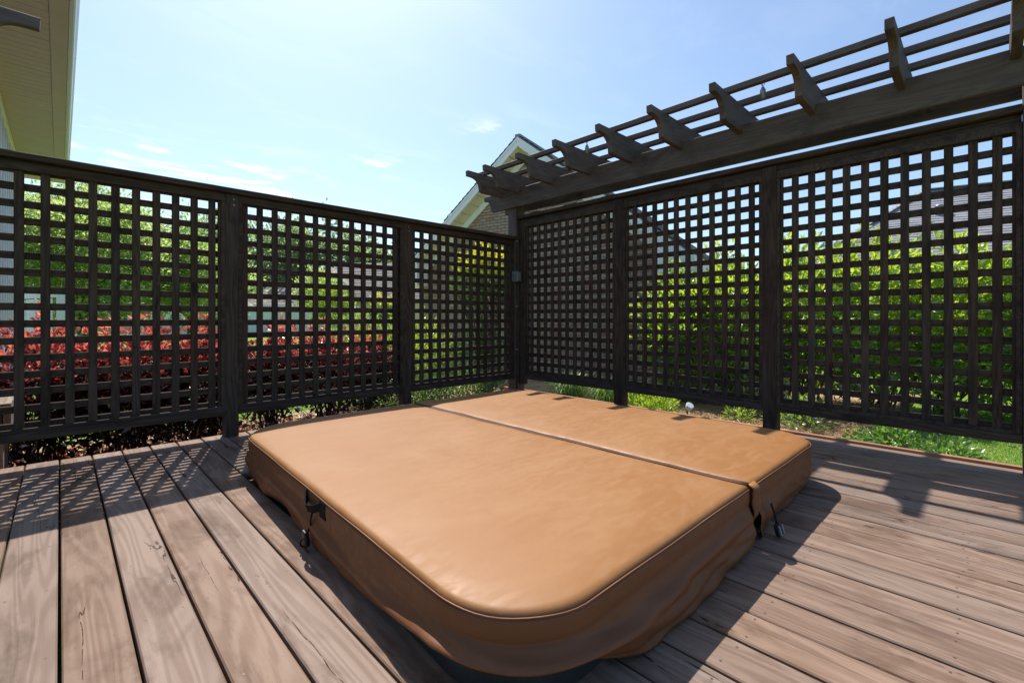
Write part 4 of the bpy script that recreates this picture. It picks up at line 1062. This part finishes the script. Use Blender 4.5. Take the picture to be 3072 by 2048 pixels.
far_house('tan_gabled_house', 'tan house with a white edged gable beyond the red shrubs', W(-25.2, 37.2), rzc + .25, 4.6, 6, 2.5, .8, M_tan, M_shb, True, extra=[.4])
far_house('long_house', 'long low house with a grey shingled roof behind the leafy tree', W(-33.5, 40), rzc + .3, 15, 8, 2.5, .55, M_tan, M_shg, extra=[-4, 0, 4])

# ------------------------------------------------------------------ trees
tree('maple_tree', 'tall broad green maple standing on the lawn beyond the red shrubs', (*W(-14.3, 15.5),), 6.5, (2.7, 2.7, 2.15), 3.35, M_maple, 1500, 26, .13, .20, trunk_r=.14, lump=.22)
tree('maple_tree', 'lower yellow green tree right of the tall maple with branches over the lawn', (*W(-12.6, 18.2),), 5.5, (1.9, 1.9, 1.75), 2.9, M_maple, 700, 24, .13, .20, trunk_r=.10, lump=.3)
far = [(-46, 52, 14, 4.8, 'far left dark green tree behind the long low house'), (-37, 58, 14, 5.2, 'big green tree rising behind the tall maple'), (-30.5, 60, 13.4, 4.6, 'bushy green tree above the tan gabled house'),
       (-25.5, 57, 13.2, 3.8, 'tall pointed green tree above the plain hip roof'), (-21.5, 60, 12.2, 3.6, 'rounded green tree behind the plain hip roof'), (-18.2, 58, 10.6, 3.0, 'narrow tree left of the pale yellow gable'),
       (-14.2, 60, 9.8, 2.9, 'dark tree peeping over the left end of the broad brown roof'), (-9.8, 66, 9.4, 3.2, 'tree top above the middle of the broad brown roof'), (-5.6, 66, 8.6, 3.0, 'tree top above the right end of the broad brown roof')]
for r_, f_, h_, w_, lab in far:
    x, y = W(r_, f_); tree('tree', lab, (x, y), h_, (w_, w_, h_ * .43), h_ * .57, M_far, 420, 15, .50, .50, group='trees beyond the far houses', trunk_r=.22, limbs=5, lump=.32)
tree('young_tree', 'bright yellow green young tree in front of the white fence', W(-11.9, 30.5), 3.4, (1.3, 1.3, 1.35), 2.15, M_lime, 260, 16, .16, .16, trunk_r=.05, limbs=5)
tree('young_tree', 'leafy green young tree left of the pale yellow gable', W(-15.6, 37.5), 4.8, (1.7, 1.7, 2.2), 3.0, M_maple, 320, 16, .2, .22, trunk_r=.06, limbs=5)
tree('young_tree', 'small orange tinged tree in front of the broad brown roof', W(-8.3, 30), 2.6, (1.0, 1.0, 1.0), 1.8, M_yell, 200, 14, .12, .12, trunk_r=.04, limbs=5)
P, D, Q = clumps((0, 0, 0), (1, 1, 1), 10, 2, .1)
# woods far off, one mass all round the horizon
m_ = 14000; ang = rng.uniform(0, 2 * PI, m_); rr = rng.uniform(92, 112, m_)
hh = (6.0 + 2.5 * np.sin(ang * 7) + 1.6 * np.sin(ang * 19 + 1) + 1.0 * np.sin(ang * 43)) * np.sqrt(rng.uniform(0, 1, m_)); P = np.stack([rr * np.cos(ang), rr * np.sin(ang), GZ + hh], 1)
V, F = leaf_arrays(P, rng.normal(size=(m_, 3)), rng.uniform(1.2, 2.4, m_), .8, .15, False)
tag(link('woods', mesh_np('woods', V, F), M_far), 'distant belt of trees along the horizon', None, None, 'stuff')

# ------------------------------------------------------------------ shrubs beyond the left fence
RG = 'red leaved shrubs beyond the left lattice fence'
reds = [(-.10, 5.42, 1.08, .48, 'red leaved shrub nearest the weathered timber landing'),
        (.46, 5.42, 1.10, .48, 'red leaved shrub with the brightest orange top in front of the maple'),
        (.98, 5.38, 1.06, .44, 'red leaved shrub left of the first full height fence post'),
        (1.66, 5.45, .98, .34, 'lower purple red shrub right of the first fence post with lawn under it'),
        (2.26, 5.50, .97, .38, 'purple red shrub in front of the white fence middle'),
        (2.84, 5.60, .95, .36, 'purple red shrub left of the second fence post')]
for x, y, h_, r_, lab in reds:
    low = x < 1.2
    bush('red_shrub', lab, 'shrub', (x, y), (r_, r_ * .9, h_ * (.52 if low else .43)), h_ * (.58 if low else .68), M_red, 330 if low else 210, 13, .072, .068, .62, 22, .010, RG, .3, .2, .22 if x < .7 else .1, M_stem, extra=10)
    
# thin bare twigs under the shrubs
its = []
for i in range(70):
    x = random.uniform(.9, 3.0); y = random.uniform(4.8, 5.6); a = random.uniform(0, 2 * PI); L = random.uniform(.25, .6)
    its.append(tube_data([(x, y, GZ + .02), (x + .3 * L * math.cos(a), y + .3 * L * math.sin(a), GZ + .3 * L + .1), (x + L * math.cos(a), y + L * math.sin(a), GZ + random.uniform(.25, .5))], [.004, .003, .0015], 4, False))
v, f = join_data(its); tag(link('twigs', mesh_py('twigs', v, f), M_stem), 'bare twigs under the purple red shrubs', None, None, 'stuff')

# corner planting left of the corner post
bush('green_shrub', 'low dense dark green shrub under the fence corner', 'shrub', (3.25, 5.15), (.55, .40, .26), .30, M_dkgreen, 260, 14, .05, .05, .4, 8, .006, None, .3)
bush('green_shrub', 'low dense green shrub next to the corner post outside the left fence', 'shrub', (4.05, 5.05), (.60, .42, .30), .34, M_dkgreen, 280, 14, .05, .05, .4, 8, .006, None, .3)
bush('lime_shrub', 'yellow green shrub in front of the brick wall left of the corner', 'shrub', (4.0, 6.3), (.70, .55, .48), .72, M_lime, 300, 14, .075, .07, .32, 10, .008, None, .35, extra=8)
bush('lime_shrub', 'yellow green shrub right of the second fence post before the far fence', 'shrub', (3.25, 6.5), (.55, .5, .52), .76, M_lime, 260, 14, .075, .07, .32, 10, .008, None, .35, extra=8)
bush('lime_shrub', 'shaded green shrub against the brick wall behind the corner post', 'shrub', (4.95, 5.9), (.6, .5, .45), .65, M_dkgreen, 260, 14, .075, .07, .36, 10, .008, None, .35)
tt = bush('yellow_shrub', 'tall shrub with yellow leaves on top and dark stems below before the brick gable', 'shrub', (5.00, 5.75), (.52, .48, .56), 1.86, M_yell, 220, 13, .085, .08, .5, 14, .018, None, .35, zmin=1.15)

# behind the right fence
HG = 'glossy green laurel shrubs behind the right lattice fence'
hed = [(6.95, 3.35, 1.85, .62, 'laurel shrub standing before the end of the brick gable'),
       (7.35, 2.75, 2.05, .78, 'laurel shrub left of the middle post of the right fence'), (7.85, 1.95, 2.25, .80, 'tall laurel shrub right of the middle post of the right fence'),
       (8.35, 1.20, 2.30, .82, 'tall laurel shrub in front of the left hip of the grey roof'), (8.75, .45, 2.20, .80, 'laurel shrub below the small rear peak of the grey roof'),
       (8.95, -.40, 2.15, .85, 'laurel shrub below the vent of the grey roof'), (9.1, -1.25, 2.2, .85, 'last laurel shrub before the right end post of the fence')]
for x, y, h_, r_, lab in hed:
    bush('laurel_shrub', lab, 'shrub', (x, y), (r_, r_, h_ * .50), h_ * .55, M_laurel, 300, 15, .125, .098, .48, 14, .016, HG, .42, .20, .22, extra=22, up=.12)
# low planting
bush('low_shrub', 'low bright green shrub between the ornamental grass and the spotlight', 'shrub', (5.35, 3.05), (.42, .36, .20), .20, M_lime, 170, 12, .055, .05, .42, 7, .005, None, .3)
bush('low_shrub', 'small green shrub left of the middle post on shaded mulch', 'shrub', (5.9, 2.15), (.16, .16, .09), .14, M_lime, 28, 10, .05, .045, .42, 6, .005, None, .3)
bush('low_shrub', 'small shrub in mulch right of the middle post of the right fence', 'shrub', (6.1, 1.55), (.28, .26, .16), .20, M_laurel, 60, 10, .06, .045, .42, 6, .006, None, .3)
bush('low_shrub', 'flat glossy shrub hugging the straw at the lawn edge', 'shrub', (5.62, .90), (.20, .09, .05), .10, M_glossy, 34, 7, .055, .030, .6, 5, .004, None, .3, up=-.1)
bush('low_shrub', 'glossy green shrub on the lawn edge just outside the deck', 'shrub', (5.38, .62), (.26, .18, .14), .20, M_glossy, 80, 9, .062, .040, .62, 10, .006, None, .3, up=-.1)
bush('low_shrub', 'glossy green shrub spreading over the lawn near the right end post', 'shrub', (5.12, .24), (.30, .17, .12), .18, M_glossy, 80, 9, .062, .040, .62, 10, .006, None, .3, up=-.1)
fl = thing('fallen_leaf', 'small curled brown leaf lying on the deck right of the cover', 'leaf', (3.40, .66, .003), .8)
Pf = np.array([[0, 0, .002]]); Vf, Ff = leaf_arrays(Pf, np.array([[1, .1, .12]]), np.array([.045]), .5, .5); link('leaf_blade', mesh_np('leaf_blade', Vf, Ff), M_litter, fl)
# ornamental grass
def grass_clump(loc, n, L, lab):
    t = thing('ornamental_grass', lab, 'ornamental grass', (loc[0], loc[1], GZ + .03)); K = 7
    a = rng.uniform(0, 2 * PI, n); Ln = rng.uniform(.55, 1.1, n) * L; lean = rng.uniform(.25, 1.1, n); w = rng.uniform(.0035, .006, n)
    b0 = np.stack([rng.normal(size=n) * .07, rng.normal(size=n) * .07, np.zeros(n)], 1); V = []
    for k in range(K):
        s = k / (K - 1); r = lean * Ln * (s ** 1.6) * .75; z = Ln * (np.sin(s * 1.9) * .9 - lean * .45 * s ** 2.4)
        c = b0 + np.stack([np.cos(a) * r, np.sin(a) * r, z], 1); S = np.stack([-np.sin(a), np.cos(a), np.zeros(n)], 1) * (w * (1 - s ** 2 * .9))[:, None]
        V += [c - S, c + S]
    V = np.stack(V, 1).reshape(-1, 3); b = (np.arange(n) * 2 * K)[:, None]
    F = np.concatenate([b + np.array([[2 * k, 2 * k + 1, 2 * k + 3, 2 * k + 2]]) for k in range(K - 1)], 0)
    link('blades', mesh_np('blades', V, F), M_blade, t)['kind'] = 'stuff'
grass_clump((5.15, 4.15), 700, .62, 'clump of arching ornamental grass nearest the brick house base')
grass_clump((5.35, 3.62), 600, .56, 'clump of arching ornamental grass left of the second right fence post')
# spotlight in the bed
sp = thing('spotlight', 'small garden spotlight with a pale lens in the bed behind the cover', 'spotlight', (5.72, 2.70, GZ + .05))
tube('stake', [(0, 0, 0), (0, 0, .10)], .010, M_gloss_black, sp, 8)
V, F = [], []
for r_, z_ in ((.012, 0), (.030, .012), (.042, .05), (.050, .085), (.046, .087), (.0, .075)): V += [(r_ * math.cos(k * PI / 8), r_ * math.sin(k * PI / 8), z_) for k in range(16)]
for i in range(5):
    for k in range(16): F.append((i * 16 + k, i * 16 + (k + 1) % 16, (i + 1) * 16 + (k + 1) % 16, (i + 1) * 16 + k))
h_ = link('lamp_head', mesh_py('lamp_head', V, F, True), M_lens, sp); h_.location = (0, 0, .10); h_.rotation_euler = (math.radians(35), math.radians(-20), 0)
bm = bmesh.new(); bmesh.ops.create_circle(bm, cap_ends=True, segments=16, radius=.044); me = bpy.data.meshes.new('lens'); bm.to_mesh(me); bm.free()
l_ = link('lens', me, M_lens, sp); l_.location = (0, 0, .10); l_.rotation_euler = h_.rotation_euler; l_.data.transform(Matrix.Translation((0, 0, .082)))
